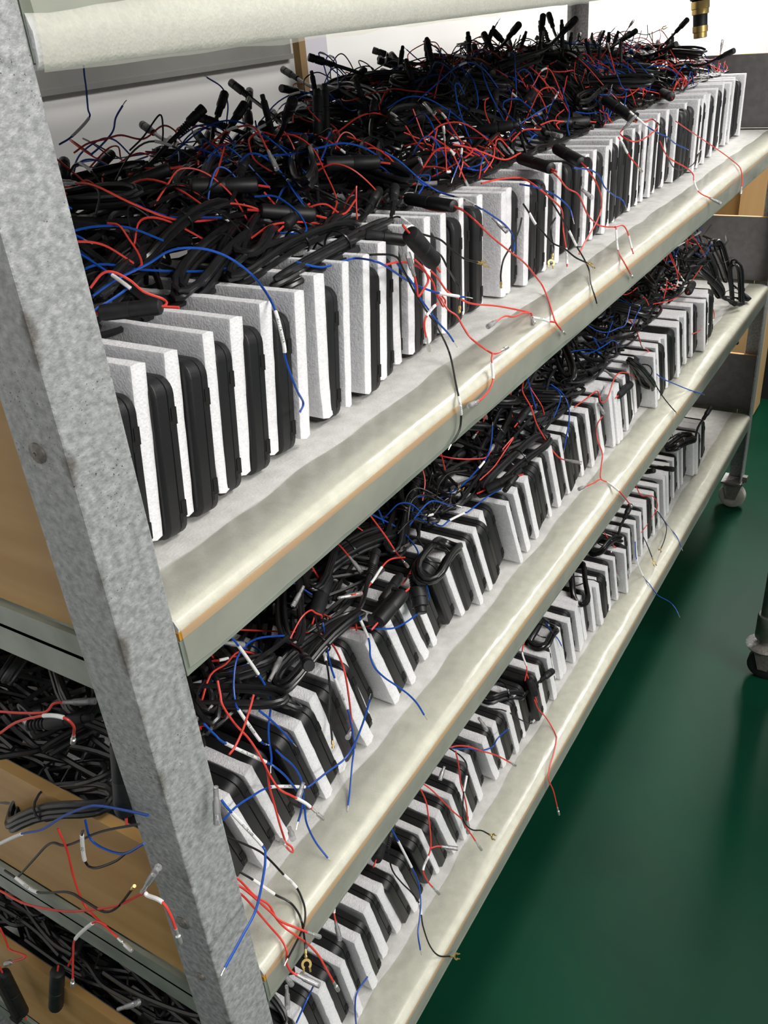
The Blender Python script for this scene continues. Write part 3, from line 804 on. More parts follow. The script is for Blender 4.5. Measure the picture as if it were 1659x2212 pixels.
# ------------------------------------------------------------------ hanks of cable
def hank_parts(L, Wd, turns, seed, tail=True):
    rr = random.Random(seed); P = []; n = 22
    for t in range(turns):
        dz = rr.uniform(-0.006, 0.007); dl = rr.uniform(0.88, 1.06); dw = rr.uniform(0.7, 1.08); dy = rr.uniform(-0.003, 0.003)
        for k in range(n):
            a = 2 * math.pi * k / n; c, q = math.cos(a), math.sin(a)
            pinch = 0.40 + 0.60 * abs(c) ** 1.3
            P.append(Vector((L / 2 * dl * math.copysign(abs(c) ** 0.8, c), Wd / 2 * dw * pinch * q + dy, dz + 0.004 * math.cos(2 * a + seed) - 0.010 * c * c)))
    if tail:
        for q in range(1, 5): P.append(Vector((L / 2 + 0.012 * q, 0.004 * q + rr.uniform(-0.004, 0.004), -0.008 + 0.004 * q)))
    Q, _ = spline(P, 1); 
    # smooth the joins between turns
    for _i in range(2):
        Q = [Q[0]] + [(Q[i - 1] + Q[i] * 2 + Q[i + 1]) / 4 for i in range(1, len(Q) - 1)] + [Q[-1]]
    c = MB(); c.tube(Q, 0.0026, 7)
    tie = MB(); w2 = Wd / 2 * 0.44 + 0.004
    ring = [Vector((0.002 * math.sin(a * 2), w2 * math.cos(a), 0.012 * math.sin(a))) for a in [2 * math.pi * k / 16 for k in range(17)]]
    tie.tube(ring, 0.0011, 5); tie.tube([ring[0], ring[0] + Vector((0.008, 0.012, 0.004)), ring[0] + Vector((0.014, 0.022, -0.002))], 0.0010, 5)
    return c, tie, Q[-1], (Q[-1] - Q[-3]).normalized()
def plug_mb(a, d, r, L):
    body = MB(); body.lathe(a + d * 0.014, a + d * (0.014 + L), [(0, r * 0.75), (0.002, r), (L * 0.55, r), (L * 0.56, r * 0.86), (L * 0.62, r * 0.86), (L * 0.63, r), (L * 0.96, r), (L, r * 0.9)], 12)
    rib = MB(); prof = []
    for k in range(5): prof += [(0.0028 * k, r * 0.50), (0.0028 * k + 0.0004, r * 0.78), (0.0028 * k + 0.0017, r * 0.80), (0.0028 * k + 0.0020, r * 0.50)]
    rib.lathe(a, a + d, prof, 10)
    return body, rib
def make_hank(L, Wd, turns, seed, label, group, tail=True):
    t = thing('cable_hank', label, 'cable', group=group)
    c, tie, e, d = hank_parts(L, Wd, turns, seed, tail)
    build('cable', c, M['cable'], t); build('tie', tie, M['cable'], t)
    if tail:
        b, rb = plug_mb(e, d, 0.0055, 0.024); pl = build('plug', b, M['plug'], t); build('strain_relief', rb, M['plug'], pl)
    return t
HPROTO = [make_hank(0.15 + 0.015 * (k % 5), 0.034 + 0.004 * (k % 4), 4 + k % 3, 20 + k, '', None) for k in range(9)]
hused = [False] * 9
def orient(o, a, b, roll=0.0):
    a, b = Vector(a), Vector(b); d = (b - a).normalized()
    up = Vector((0, 0, 1)); side = up.cross(d)
    side = side.normalized() if side.length > 1e-3 else Vector((0, 1, 0))
    n = d.cross(side)
    m3 = Matrix((d, side, n)).transposed().to_4x4() @ Matrix.Rotation(roll, 4, 'X')
    o.matrix_world = Matrix.Translation((a + b) / 2) @ m3
rr = random.Random(31)
for s, n in (('A', 84), ('B', 52), ('C', 22)):
    x0, x1 = XR[s]
    for i in range(n):
        for _try in range(60):
            x = x0 + 0.07 + (x1 - x0 - 0.15) * (i + rr.uniform(-0.9, 0.9)) / n
            y = rr.uniform(fr(s, x) + 0.035, 0.46 if s == 'A' else 0.36)
            if _try > 25: x = rr.uniform(x0 + 0.07, x1 - 0.1)
            lab = 'black tied cable hank, ' + where(s, x, y)
            if fresh(lab): break
        k = rr.randrange(9)
        o = HPROTO[k] if not hused[k] else copy_tree(HPROTO[k]); hused[k] = True
        ang = 0.40 + rr.gauss(0, 0.35); 
        if rr.random() < 0.3: ang += math.pi * rr.choice((0.5, 1))
        dv = Vector((math.cos(ang), math.sin(ang), rr.uniform(-0.12, 0.22))) * 0.08
        p = Vector((x, y, ZF[s] + heap(s, x, y) + rr.uniform(-0.006, 0.010)))
        if p.y - abs(dv.y) < fr(s, x) - 0.01: p.y = fr(s, x) + abs(dv.y)
        orient(o, p - dv, p + dv, rr.uniform(-0.5, 0.5))
        tag(o, lab, 'cable', 'cable hanks heaped on the ' + SHELF[s])
rr = random.Random(63)
for s, n, xa, xb in (('B', 14, 0.05, 0.26), ('C', 16, 0.05, 0.24)):
    for i in range(n):
        k = i % 9; o = copy_tree(HPROTO[k])
        x = rr.uniform(xa, xb); y = 0.10 + 0.34 * (i + 0.5) / n; ang = rr.choice((1.57, 1.3, 1.9, 0.6)) + rr.gauss(0, 0.25)
        z = ZF[s] + heap(s, x, y) + rr.uniform(0.0, 0.055); dv = Vector((math.cos(ang), math.sin(ang), rr.uniform(-0.1, 0.2))) * 0.08
        p = Vector((max(x, 0.035 + abs(dv.x)), max(y, 0.02 + abs(dv.y)), z)); orient(o, p - dv, p + dv, rr.uniform(-0.5, 0.5))
        tag(o, '%s black cable hank from the front behind the near end board, %s' % (ordn(i + 1), SHELF[s]), 'cable', 'cable hanks behind the near end boards')
for i in range(4):
    o = copy_tree(HPROTO[i * 2]); p = Vector((1.80 + 0.03 * i, 0.075 + 0.012 * (i % 3), ZF['B'] + 0.085 + 0.02 * (i % 2))); dv = Vector((0.015, -0.02, -0.055 if i % 2 else -0.03))
    orient(o, p - dv, p + dv, 0.4 * i); o.scale = (0.7, 0.9, 1); tag(o, '%s dark cable hank past the last foam plates, far end of the middle shelf' % ordn(i + 1), 'cable', 'cable hanks at the far end')
HERO_WIRES=[
('b', [(0.1779, 0.17, 1.164),(0.1949, 0.1608, 1.1721),(0.2211, 0.1515, 1.1779),(0.2333, 0.1423, 1.1841),(0.2442, 0.1331, 1.1851),(0.259, 0.1238, 1.1806),(0.2731, 0.1146, 1.1705),(0.2863, 0.1054, 1.153),(0.2524, 0.0619, 1.1444),(0.239, 0.046, 1.1217),(0.2391, 0.046, 1.1071),(0.2465, 0.046, 1.0818),(0.269, 0.0592, 1.0591),(0.252, 0.05, 1.0594)], [(8.11, 9.43, 'AV1 TRIGGER')], 'bare', 'blue wire arching off the cable heap and hanging before near foam plates, top shelf'),
('r', [(0.1697, 0.16, 1.1733),(0.1781, 0.1543, 1.1815),(0.1841, 0.1486, 1.1817),(0.1922, 0.1429, 1.1741),(0.1978, 0.1371, 1.1645),(0.2089, 0.1314, 1.1565),(0.2072, 0.1257, 1.154),(0.1965, 0.12, 1.1545)], [], 'none', 'red wire curling into the black fuse tube beside the near post, top shelf'),
('k', [(0.3601, 0.09, 1.1452),(0.3827, 0.0861, 1.1444),(0.3978, 0.0765, 1.1444),(0.4026, 0.046, 1.145),(0.4164, 0.046, 1.1302),(0.4375, 0.046, 1.0991),(0.4694, 0.046, 1.0626),(0.4948, 0.046, 1.0256),(0.4416, 0.011, 1.0159),(0.4138, -0.007, 1.0108),(0.4155, -0.007, 0.9961),(0.4107, -0.007, 0.984),(0.3943, -0.007, 0.977)], [(8.59, 9.9, 'GND')], 'bare', 'black ground wire hanging over the top shelf edge with GND sleeve'),
('k', [(0.4802, 0.1188, 1.1444),(0.4969, 0.1127, 1.1488),(0.5031, 0.1055, 1.1531),(0.5058, 0.0982, 1.1523),(0.493, 0.0738, 1.1444),(0.4866, 0.0681, 1.1444),(0.4674, 0.046, 1.1368),(0.4877, 0.046, 1.1233),(0.4995, 0.046, 1.1088),(0.5306, 0.0545, 1.0865),(0.5261, 0.0473, 1.0804),(0.5099, 0.04, 1.0674)], [(3.03, 3.97, 'GND')], 'goldpin', 'black wire with white sleeve drooping in an S below the ribbed plug, top shelf'),
('k', [(0.4725, 0.06, 1.1471),(0.4869, 0.056, 1.141),(0.5, 0.052, 1.1347),(0.5141, 0.048, 1.1223),(0.5311, 0.044, 1.1098),(0.5524, 0.04, 1.1009)], [], 'fork', 'short black wire ending in a brass fork before the black monitors, top shelf'),
('b', [(0.3226, 0.09, 1.1571),(0.3263, 0.0855, 1.155),(0.3455, 0.0809, 1.1476),(0.3722, 0.0764, 1.1465),(0.3827, 0.0718, 1.1461),(0.3692, 0.046, 1.1491),(0.3879, 0.046, 1.14),(0.4431, 0.0582, 1.1112),(0.4634, 0.0536, 1.0989),(0.4852, 0.0491, 1.0882),(0.5174, 0.0445, 1.076),(0.5236, 0.04, 1.0737)], [(9.05, 10.0, '')], 'bare', 'blue wire with plain white sleeve sagging along the foam plate tops, top shelf'),
('b', [(0.4282, 0.06, 1.1324),(0.4359, 0.0571, 1.1209),(0.4447, 0.0543, 1.1093),(0.451, 0.0514, 1.0947),(0.462, 0.0486, 1.0792),(0.4736, 0.0457, 1.0636),(0.4888, 0.0429, 1.0473),(0.4943, 0.04, 1.0371)], [], 'bare', 'blue wire hanging straight down beside the long black ground wire, top shelf'),
('r', [(0.4905, 0.06, 1.1075),(0.4977, 0.0563, 1.0987),(0.5093, 0.0525, 1.0824),(0.5351, 0.0488, 1.0662),(0.5524, 0.045, 1.0576),(0.5978, 0.0413, 1.0423),(0.6492, 0.0375, 1.0224),(0.6624, 0.0296, 1.0159),(0.6419, 0.0175, 1.0159)], [], 'bullet', 'red wire running level above the liner to a splice with two tips, top shelf'),
('r', [(0.6624, 0.0296, 1.0159),(0.6367, 0.0275, 1.024),(0.6062, 0.025, 1.0295),(0.5771, 0.0225, 1.0392),(0.5491, 0.02, 1.0423)], [], 'clear', 'short red tail with clear sleeve lying on the liner of the top shelf'),
('r', [(0.4077, 0.06, 1.1344),(0.4302, 0.0583, 1.1316),(0.4508, 0.0567, 1.1247),(0.4677, 0.055, 1.1144),(0.4812, 0.0533, 1.1002),(0.4836, 0.0517, 1.0898),(0.4879, 0.05, 1.0795),(0.4918, 0.0483, 1.073),(0.4931, 0.0467, 1.0783),(0.484, 0.045, 1.0857)], [], 'none', 'red wire bowing over the foam plates under the flat black capsule, top shelf'),
('r', [(0.4358, 0.045, 1.1334),(0.4514, 0.045, 1.121),(0.4588, 0.045, 1.1083),(0.4492, 0.045, 1.1023),(0.4384, 0.045, 1.0989),(0.4371, 0.045, 1.11),(0.4327, 0.045, 1.1218)], [], 'clear', 'red loop with clear sleeve hanging below the flat black capsule, top shelf'),
('r', [(0.4742, 0.045, 1.0818),(0.4601, 0.045, 1.0792),(0.4486, 0.045, 1.0738),(0.4467, 0.045, 1.0654),(0.4492, 0.045, 1.0554)], [(0.27, 1.69, '12V-24V')], 'bullet', 'red wire with printed sleeve hanging low before a foam plate, top shelf'),
('r', [(0.4884, 0.05, 1.084),(0.4879, 0.0417, 1.072),(0.4908, 0.0333, 1.065),(0.4876, 0.025, 1.0556),(0.4873, 0.0167, 1.0454),(0.5014, 0.0083, 1.0302),(0.4996, 0.0, 1.0275)], [], 'none', 'red wire reaching forward over the liner to a spliced fork, top shelf'),
('r', [(0.4996, 0.0, 1.0275),(0.5102, 0.0, 1.0242),(0.52, 0.0, 1.0233)], [], 'bullet', 'short red branch with a bright bullet terminal at the top shelf edge'),
('r', [(0.4996, 0.0, 1.0275),(0.4939, -0.0017, 1.0244),(0.4912, -0.0033, 1.0208),(0.4851, -0.007, 1.0076),(0.4774, -0.007, 0.9999),(0.458, -0.0083, 0.998),(0.4427, -0.01, 1.0006)], [(2.06, 2.94, '')], 'clear', 'red branch hanging over the top shelf edge with white then clear sleeve'),
('r', [(0.6163, 0.16, 1.148),(0.5876, 0.1185, 1.1444),(0.5764, 0.0898, 1.1444),(0.5894, 0.0787, 1.1444),(0.5597, 0.046, 1.1409),(0.5949, 0.046, 1.1174),(0.6381, 0.046, 1.0921),(0.6843, 0.046, 1.0656),(0.7196, 0.046, 1.039),(0.7447, 0.0492, 1.0223),(0.7172, 0.0307, 1.0159),(0.6562, -0.0009, 1.0159),(0.6481, -0.007, 1.0121),(0.6639, -0.007, 0.9995)], [], 'bullet', 'long red wire running diagonally from the heap to the shelf edge, top shelf'),
('r', [(0.6453, -0.007, 1.0141),(0.641, -0.0011, 1.0159),(0.6263, 0.0, 1.0225),(0.5982, -0.0, 1.0333)], [(1.0, 3.0, '12V-24V')], 'none', 'red branch with printed white sleeve near the top shelf edge'),
('b', [(0.5779, 0.046, 1.1474),(0.6045, 0.046, 1.1344),(0.6304, 0.046, 1.1208),(0.6758, 0.058, 1.0996),(0.673, 0.054, 1.0887),(0.6627, 0.05, 1.0843)], [], 'bare', 'blue wire curving down the face of the wide foam plate, middle of the top shelf'),
('r', [(0.6666, 0.09, 1.1551),(0.7035, 0.0855, 1.1529),(0.7469, 0.0809, 1.1467),(0.7334, 0.0606, 1.1444),(0.738, 0.046, 1.1327),(0.7739, 0.046, 1.1147),(0.7953, 0.046, 1.1002),(0.8309, 0.0582, 1.0748),(0.8212, 0.0536, 1.0698),(0.8148, 0.0491, 1.0601),(0.8103, 0.0445, 1.0471),(0.8012, 0.04, 1.0318)], [(9.59, 10.87, '12V-24V')], 'bare', 'red wire arching over the forward black monitor and hanging down, top shelf'),
('b', [(0.7216, 0.0686, 1.1444),(0.7123, 0.046, 1.1436),(0.7777, 0.06, 1.1268),(0.8022, 0.055, 1.1153),(0.8288, 0.05, 1.0975),(0.8293, 0.045, 1.0847)], [], 'bare', 'blue wire sloping across the forward black monitor, top shelf'),
('r', [(0.8325, 0.0822, 1.1444),(0.7812, 0.046, 1.1416),(0.8104, 0.046, 1.1241),(0.8474, 0.046, 1.11),(0.8686, 0.046, 1.0923),(0.8889, 0.046, 1.0748),(0.9523, 0.055, 1.0492),(0.9724, 0.0492, 1.0419),(0.993, 0.0433, 1.0369),(0.9798, 0.0375, 1.0357),(0.9514, 0.0243, 1.0159),(0.8856, -0.007, 1.0165),(0.9123, -0.007, 0.996)], [(9.05, 9.98, '12V-24V')], 'bullet', 'red wire with printed sleeve reaching over the edge, far half of the top shelf'),
('r', [(0.9211, 0.02, 1.0546),(0.9365, 0.015, 1.0532),(0.9421, 0.01, 1.0442),(0.946, 0.005, 1.0252),(0.9395, -0.0008, 1.0159)], [(2.26, 3.3, '')], 'none', 'red side branch arching beside the printed sleeve at the edge, top shelf'),
('r', [(0.8707, 0.046, 1.1383),(0.9086, 0.046, 1.1149),(0.9345, 0.046, 1.0908),(0.963, 0.055, 1.0673),(0.9207, 0.0467, 1.0578),(0.8587, 0.0383, 1.0491),(0.8154, 0.03, 1.0444)], [], 'none', 'red wire bent like a bow before the pale foam plate, top shelf'),
('b', [(0.8305, 0.046, 1.1435),(0.8897, 0.046, 1.1312),(0.9258, 0.046, 1.1169),(0.9479, 0.046, 1.0995),(1.0185, 0.0567, 1.0754),(1.0389, 0.0508, 1.0652),(1.0368, 0.045, 1.0581)], [], 'bare', 'dark blue wire descending in steps before the far foam plates, top shelf'),
('k', [(0.6882, 0.05, 1.1304),(0.6917, 0.0443, 1.1199),(0.6967, 0.0386, 1.1069),(0.7074, 0.0329, 1.0945),(0.7201, 0.0271, 1.0809),(0.742, 0.0214, 1.0696),(0.7642, 0.0157, 1.0541),(0.7891, 0.01, 1.0415)], [(1.0, 2.0, '')], 'fork', 'black wire with short white sleeve ending in a brass fork over the liner, top shelf'),
('k', [(0.731, 0.046, 1.1421),(0.7776, 0.0533, 1.1159),(0.7882, 0.0467, 1.0984),(0.8044, 0.04, 1.0753),(0.8137, 0.0333, 1.0549),(0.8251, 0.0267, 1.0358),(0.8267, 0.02, 1.0212),(0.7959, 0.0068, 1.0159),(0.7717, -0.007, 1.0083),(0.7814, -0.007, 0.9951)], [(3.06, 4.0, 'GND')], 'bare', 'black wire with long white sleeve hanging over the edge, middle of the top shelf'),
('k', [(0.6844, 0.05, 1.1162),(0.6755, 0.05, 1.1031),(0.6567, 0.05, 1.0924),(0.6357, 0.05, 1.0824),(0.6282, 0.05, 1.0692),(0.6279, 0.05, 1.0591)], [], 'goldpin', 'thin black wire hanging before the wide foam plate, top shelf'),
('k', [(0.7848, 0.05, 1.0946),(0.7674, 0.0487, 1.0877),(0.7678, 0.0475, 1.074),(0.7711, 0.0463, 1.0622),(0.7654, 0.045, 1.0554)], [], 'fork', 'thin black wire with fork hanging behind the printed sleeves, top shelf'),
('r', [(1.2763, 0.046, 1.1375),(1.3361, 0.046, 1.1198),(1.4901, 0.0543, 1.0804),(1.6055, 0.0414, 1.0388),(1.6368, 0.0286, 1.0205),(1.581, 0.0005, 1.0159),(1.5727, -0.007, 0.996),(1.561, -0.01, 0.985)], [], 'bullet', 'red wire sagging over the far end of the top shelf edge'),
('b', [(1.1451, 0.08, 1.169),(1.1762, 0.0623, 1.1444),(1.1803, 0.046, 1.134),(1.2326, 0.046, 1.1206),(1.325, 0.056, 1.0966),(1.3757, 0.05, 1.0809)], [(0.0, 0.93, '')], 'bare', 'blue wire with white sleeve slanting over the far black monitors, top shelf'),
('r', [(1.2429, 0.06, 1.1137),(1.2614, 0.05, 1.0868),(1.3342, 0.04, 1.0591),(1.3503, 0.03, 1.0453),(1.3197, 0.02, 1.0399),(1.3196, 0.01, 1.0225),(1.3352, -0.007, 1.0095)], [(4.0, 4.83, '')], 'clear', 'red wire lying on the liner at the far part of the top shelf'),
('k', [(1.174, 0.046, 1.149),(1.2175, 0.046, 1.1301),(1.2348, 0.046, 1.104),(1.3215, 0.06, 1.0654),(1.3708, 0.0567, 1.0482),(1.4397, 0.0533, 1.0457),(1.4614, 0.05, 1.0615)], [], 'bare', 'black wire looping in front of the far white foam plates, top shelf'),
('r', [(1.2118, 0.0783, 1.1444),(1.247, 0.0745, 1.1444),(1.1757, 0.046, 1.1423),(1.1093, 0.046, 1.1359),(1.0553, 0.046, 1.1407),(1.0613, 0.065, 1.1491),(1.0648, 0.06, 1.1576)], [], 'clear', 'tangled red loops with clear sleeves before the dark monitors, top shelf'),
('r', [(1.0363, 0.06, 1.1496),(1.0375, 0.0533, 1.1404),(1.0463, 0.0467, 1.1239),(1.0709, 0.04, 1.1044)], [(0.52, 1.78, '12V-24V')], 'bullet', 'red wire with white sleeve and bright bullet hanging at the far third, top shelf'),
('b', [(0.4008, 0.44, 1.2356),(0.419, 0.44, 1.2406),(0.4471, 0.44, 1.2547),(0.4486, 0.44, 1.2635),(0.4524, 0.44, 1.283),(0.4541, 0.44, 1.2959),(0.4573, 0.44, 1.3094)], [(1.05, 1.95, '')], 'none', 'tall blue wire rising to the upper shelf beside the near post'),
('b', [(0.4204, 0.42, 1.2223),(0.4306, 0.415, 1.2284),(0.448, 0.41, 1.2407),(0.4519, 0.405, 1.2536),(0.4604, 0.4, 1.2644)], [], 'bare', 'blue wire standing up against the pale wall near the post'),
('b', [(0.6721, 0.45, 1.2097),(0.6758, 0.45, 1.2239),(0.682, 0.45, 1.2408),(0.6763, 0.45, 1.26),(0.6515, 0.45, 1.2743)], [], 'bare', 'blue wire curling over against the pale wall'),
('r', [(0.6843, 0.42, 1.1885),(0.6809, 0.42, 1.2055),(0.6713, 0.42, 1.2256),(0.6795, 0.42, 1.2368)], [(1.16, 1.93, '')], 'bullet', 'red wire standing up with a dark tip against the pale wall'),
('r', [(0.3837, 0.4, 1.2304),(0.4037, 0.4, 1.236),(0.429, 0.4, 1.2367),(0.4499, 0.4, 1.2372),(0.48, 0.4, 1.2292),(0.511, 0.4, 1.2379),(0.5276, 0.4, 1.2319),(0.5343, 0.4, 1.2213)], [], 'bare', 'red wire arching low along the back of the heap near the post'),
('k', [(0.457, 0.4, 1.2211),(0.4759, 0.395, 1.2321),(0.5007, 0.39, 1.2503),(0.4963, 0.385, 1.2361),(0.4861, 0.38, 1.2236)], [], 'bare', 'black wire forming a sharp peak against the pale wall'),
('b', [(0.5322, 0.4, 1.2216),(0.5529, 0.392, 1.2308),(0.5676, 0.384, 1.2311),(0.5807, 0.376, 1.2243),(0.5878, 0.368, 1.2084),(0.5898, 0.36, 1.1879)], [], 'bare', 'blue wire humped over the back of the heap'),
('r', [(0.615, 0.3, 1.2262),(0.6202, 0.3, 1.2376),(0.639, 0.3, 1.2421),(0.6525, 0.3, 1.2321),(0.6671, 0.3, 1.2208)], [(0.73, 2.38, '')], 'none', 'red wire with white sleeve bent over the heap crest'),
('r', [(0.5874, 0.3, 1.2265),(0.5969, 0.295, 1.2141),(0.6003, 0.29, 1.1966),(0.5929, 0.285, 1.1855),(0.5798, 0.28, 1.173)], [], 'none', 'red wire dropping from the heap crest'),
('r', [(0.3359, 0.22, 1.1767),(0.3517, 0.215, 1.1875),(0.384, 0.21, 1.1871),(0.4065, 0.205, 1.1806),(0.4196, 0.2, 1.1738)], [], 'none', 'red wire arching over black hanks at the near part of the heap'),
('r', [(0.3752, 0.18, 1.1593),(0.4064, 0.1775, 1.1648),(0.4529, 0.175, 1.1569),(0.4897, 0.1718, 1.1444),(0.4689, 0.1275, 1.1444)], [], 'none', 'red wire lying over tied hank, near part of the top heap'),
('b', [(0.6148, 0.25, 1.2161),(0.5862, 0.24, 1.1989),(0.5477, 0.23, 1.1865),(0.5043, 0.22, 1.183),(0.4718, 0.21, 1.1848),(0.4461, 0.2, 1.1791)], [], 'bare', 'blue wire falling from the crest over a black barrel'),
('r', [(0.4509, 0.22, 1.1842),(0.4618, 0.2067, 1.1603),(0.4651, 0.1933, 1.1512),(0.4364, 0.1486, 1.1444)], [], 'none', 'red wire slanting beside the two black barrels'),
('r', [(1.1954, 0.26, 1.2222),(1.0838, 0.238, 1.2112),(1.0215, 0.216, 1.1898),(0.939, 0.194, 1.1703),(0.845, 0.172, 1.1611),(0.752, 0.1349, 1.1444)], [], 'none', 'long red wire sweeping down the middle of the top heap'),
('r', [(1.3518, 0.28, 1.2265),(1.2683, 0.2667, 1.2206),(1.2466, 0.2533, 1.1981),(1.2446, 0.24, 1.1738)], [], 'none', 'red hook-shaped wire on the far part of the top heap'),
('b', [(0.9332, 0.1778, 1.1444),(0.9573, 0.19, 1.1587),(0.9663, 0.18, 1.174),(0.9944, 0.17, 1.1833),(1.0284, 0.16, 1.1921)], [], 'bare', 'blue wire leaning on the middle of the top heap'),
('r', [(0.7163, 0.15, 1.1877),(0.729, 0.1375, 1.1827),(0.7458, 0.125, 1.1741),(0.7763, 0.1125, 1.1615),(0.7956, 0.1, 1.1663)], [], 'none', 'straight red wire across the middle of the top heap'),
('b', [(0.5822, 0.16, 1.2007),(0.6002, 0.152, 1.1877),(0.6284, 0.144, 1.164),(0.6546, 0.136, 1.1471),(0.6357, 0.0975, 1.1444),(0.5758, 0.046, 1.1478)], [(3.74, 4.73, '')], 'bare', 'long blue wire crossing the middle of the top heap'),
('b', [(0.0804, 0.05, 0.7667),(0.0835, 0.0483, 0.7682),(0.0949, 0.0467, 0.7696),(0.1108, 0.045, 0.7661),(0.1343, 0.0433, 0.7561),(0.174, 0.0417, 0.7183),(0.1778, 0.04, 0.7161),(0.203, 0.0383, 0.7109),(0.2301, 0.0367, 0.7043),(0.246, 0.035, 0.7105),(0.2601, 0.0333, 0.7242),(0.2702, 0.0317, 0.7394),(0.2727, 0.03, 0.7495)], [(4.03, 5.0, 'AV1 TRIGGER')], 'bare', 'blue wire with AV1 TRIGGER sleeve crossing the near monitors of the middle shelf'),
('b', [(0.0938, 0.06, 0.8577),(0.0986, 0.056, 0.8435),(0.1041, 0.052, 0.8307),(0.1388, 0.048, 0.7799),(0.1444, 0.044, 0.7704),(0.1514, 0.04, 0.7538),(0.1576, 0.036, 0.7313),(0.1589, 0.032, 0.7135),(0.1539, 0.028, 0.699),(0.1567, 0.024, 0.6728),(0.1576, 0.0129, 0.6559)], [(2.01, 3.0, 'AV1 TRIGGER')], 'bare', 'thick blue wire with long white sleeve reaching the middle shelf edge'),
('r', [(0.1259, 0.07, 0.8727),(0.1215, 0.0655, 0.8633),(0.1174, 0.0609, 0.8567),(0.1216, 0.0564, 0.8355),(0.1284, 0.0518, 0.8155),(0.1312, 0.0473, 0.7996),(0.1314, 0.0427, 0.7876),(0.1318, 0.0382, 0.7735),(0.1346, 0.0336, 0.7579),(0.1429, 0.0291, 0.7441),(0.1535, 0.0245, 0.7265),(0.1562, 0.02, 0.7185)], [(9.36, 10.6, '')], 'bullet', 'red wire slanting down beside the near post to a bullet, middle shelf'),
('r', [(0.1319, 0.045, 0.7909),(0.1332, 0.0425, 0.7778),(0.1296, 0.04, 0.7624),(0.1289, 0.0375, 0.7399),(0.1279, 0.035, 0.7207),(0.1275, 0.0325, 0.7039),(0.1262, 0.03, 0.7007),(0.1294, 0.0275, 0.6931),(0.1275, 0.025, 0.6905),(0.1215, 0.0225, 0.6999),(0.115, 0.02, 0.7157)], [], 'bullet', 'red wire ending in a small loop and bullet on the liner, middle shelf'),
('r', [(0.1378, 0.045, 0.8583),(0.1296, 0.0438, 0.8506),(0.1165, 0.0425, 0.8398),(0.1035, 0.0412, 0.8332),(0.0945, 0.04, 0.8328)], [], 'none', 'short red wire crossing behind the blue ones, middle shelf'),
('b', [(0.2774, 0.12, 0.7941),(0.2171, 0.11, 0.8361),(0.1817, 0.1, 0.8468),(0.161, 0.09, 0.8375),(0.1485, 0.08, 0.8279),(0.141, 0.07, 0.8287),(0.1488, 0.06, 0.7906),(0.1453, 0.05, 0.7938)], [(5.01, 6.0, 'AV1 TRIGGER')], 'bare', 'blue wire bowed along the near post with printed sleeve, middle shelf'),
('b', [(0.1574, 0.08, 0.8931),(0.161, 0.0756, 0.8808),(0.1729, 0.0713, 0.8427),(0.1754, 0.0669, 0.8246),(0.1722, 0.0625, 0.8124),(0.1601, 0.0581, 0.7989),(0.153, 0.0538, 0.7896),(0.1479, 0.0494, 0.778),(0.1409, 0.045, 0.7749)], [(1.01, 2.0, '')], 'bare', 'blue wire with white sleeve hanging vertically by the near post, middle shelf'),
('b', [(0.1403, 0.045, 0.8387),(0.1496, 0.0433, 0.8212),(0.1612, 0.0417, 0.796),(0.1671, 0.04, 0.7811)], [], 'bare', 'short blue wire with frayed tip on a near monitor, middle shelf'),
('b', [(0.1504, 0.045, 0.7849),(0.1545, 0.0433, 0.7748),(0.1642, 0.0417, 0.7548),(0.1693, 0.04, 0.7338),(0.1669, 0.0383, 0.7167),(0.1584, 0.0367, 0.7044),(0.1508, 0.035, 0.6997)], [], 'bare', 'blue wire bending down behind the AV1 TRIGGER sleeve, middle shelf'),
('k', [(0.0729, 0.05, 0.7602),(0.0798, 0.0445, 0.7486),(0.0898, 0.0391, 0.7328),(0.0994, 0.0336, 0.7155),(0.1043, 0.0282, 0.7),(0.1086, 0.0227, 0.6832),(0.1155, 0.0173, 0.661),(0.1108, 0.008, 0.6559),(0.1034, -0.0004, 0.6559),(0.0936, -0.007, 0.6556),(0.0853, -0.007, 0.649),(0.0638, -0.01, 0.6478)], [(5.07, 6.0, 'GND')], 'bare', 'black wire with GND sleeve crossing the near end of the middle shelf edge'),
('k', [(0.0767, 0.04, 0.713),(0.0827, 0.0329, 0.7003),(0.096, 0.0257, 0.6699),(0.1017, 0.0186, 0.6595),(0.1017, 0.0105, 0.6559),(0.0947, -0.0022, 0.6559),(0.0896, -0.007, 0.637),(0.0854, -0.01, 0.6303)], [(1.04, 2.0, '')], 'fork', 'black wire with blank white sleeve beside the GND one, middle shelf'),
('b', [(0.0601, 0.02, 0.8264),(0.0608, 0.0129, 0.8159),(0.0765, 0.0057, 0.7665),(0.0715, -0.0014, 0.7637),(0.0589, -0.0086, 0.7588),(0.0382, -0.0157, 0.7481),(0.0157, -0.0229, 0.7525),(-0.0126, -0.03, 0.756)], [(1.0, 2.0, 'AV1 TRIGGER')], 'bare', 'long blue wire with printed sleeve hanging in front of the near post'),
('r', [(0.0521, 0.02, 0.7497),(0.0563, 0.0165, 0.7397),(0.064, 0.013, 0.7143),(0.0731, 0.0095, 0.6942),(0.0744, 0.006, 0.6784),(0.078, 0.0025, 0.6632),(0.0801, -0.007, 0.6558),(0.0933, -0.007, 0.6249),(0.1015, -0.008, 0.5991),(0.1026, -0.0115, 0.5858),(0.1073, -0.015, 0.5556)], [], 'bullet', 'red wire hanging from the middle shelf edge before the bottom monitors'),
('r', [(0.0501, 0.02, 0.7419),(0.0551, 0.013, 0.7336),(0.0688, 0.006, 0.6946),(0.0723, -0.001, 0.681),(0.0791, -0.008, 0.6691),(0.0873, -0.015, 0.6558)], [], 'bullet', 'red wire with clear crimp at the near end of the middle shelf edge'),
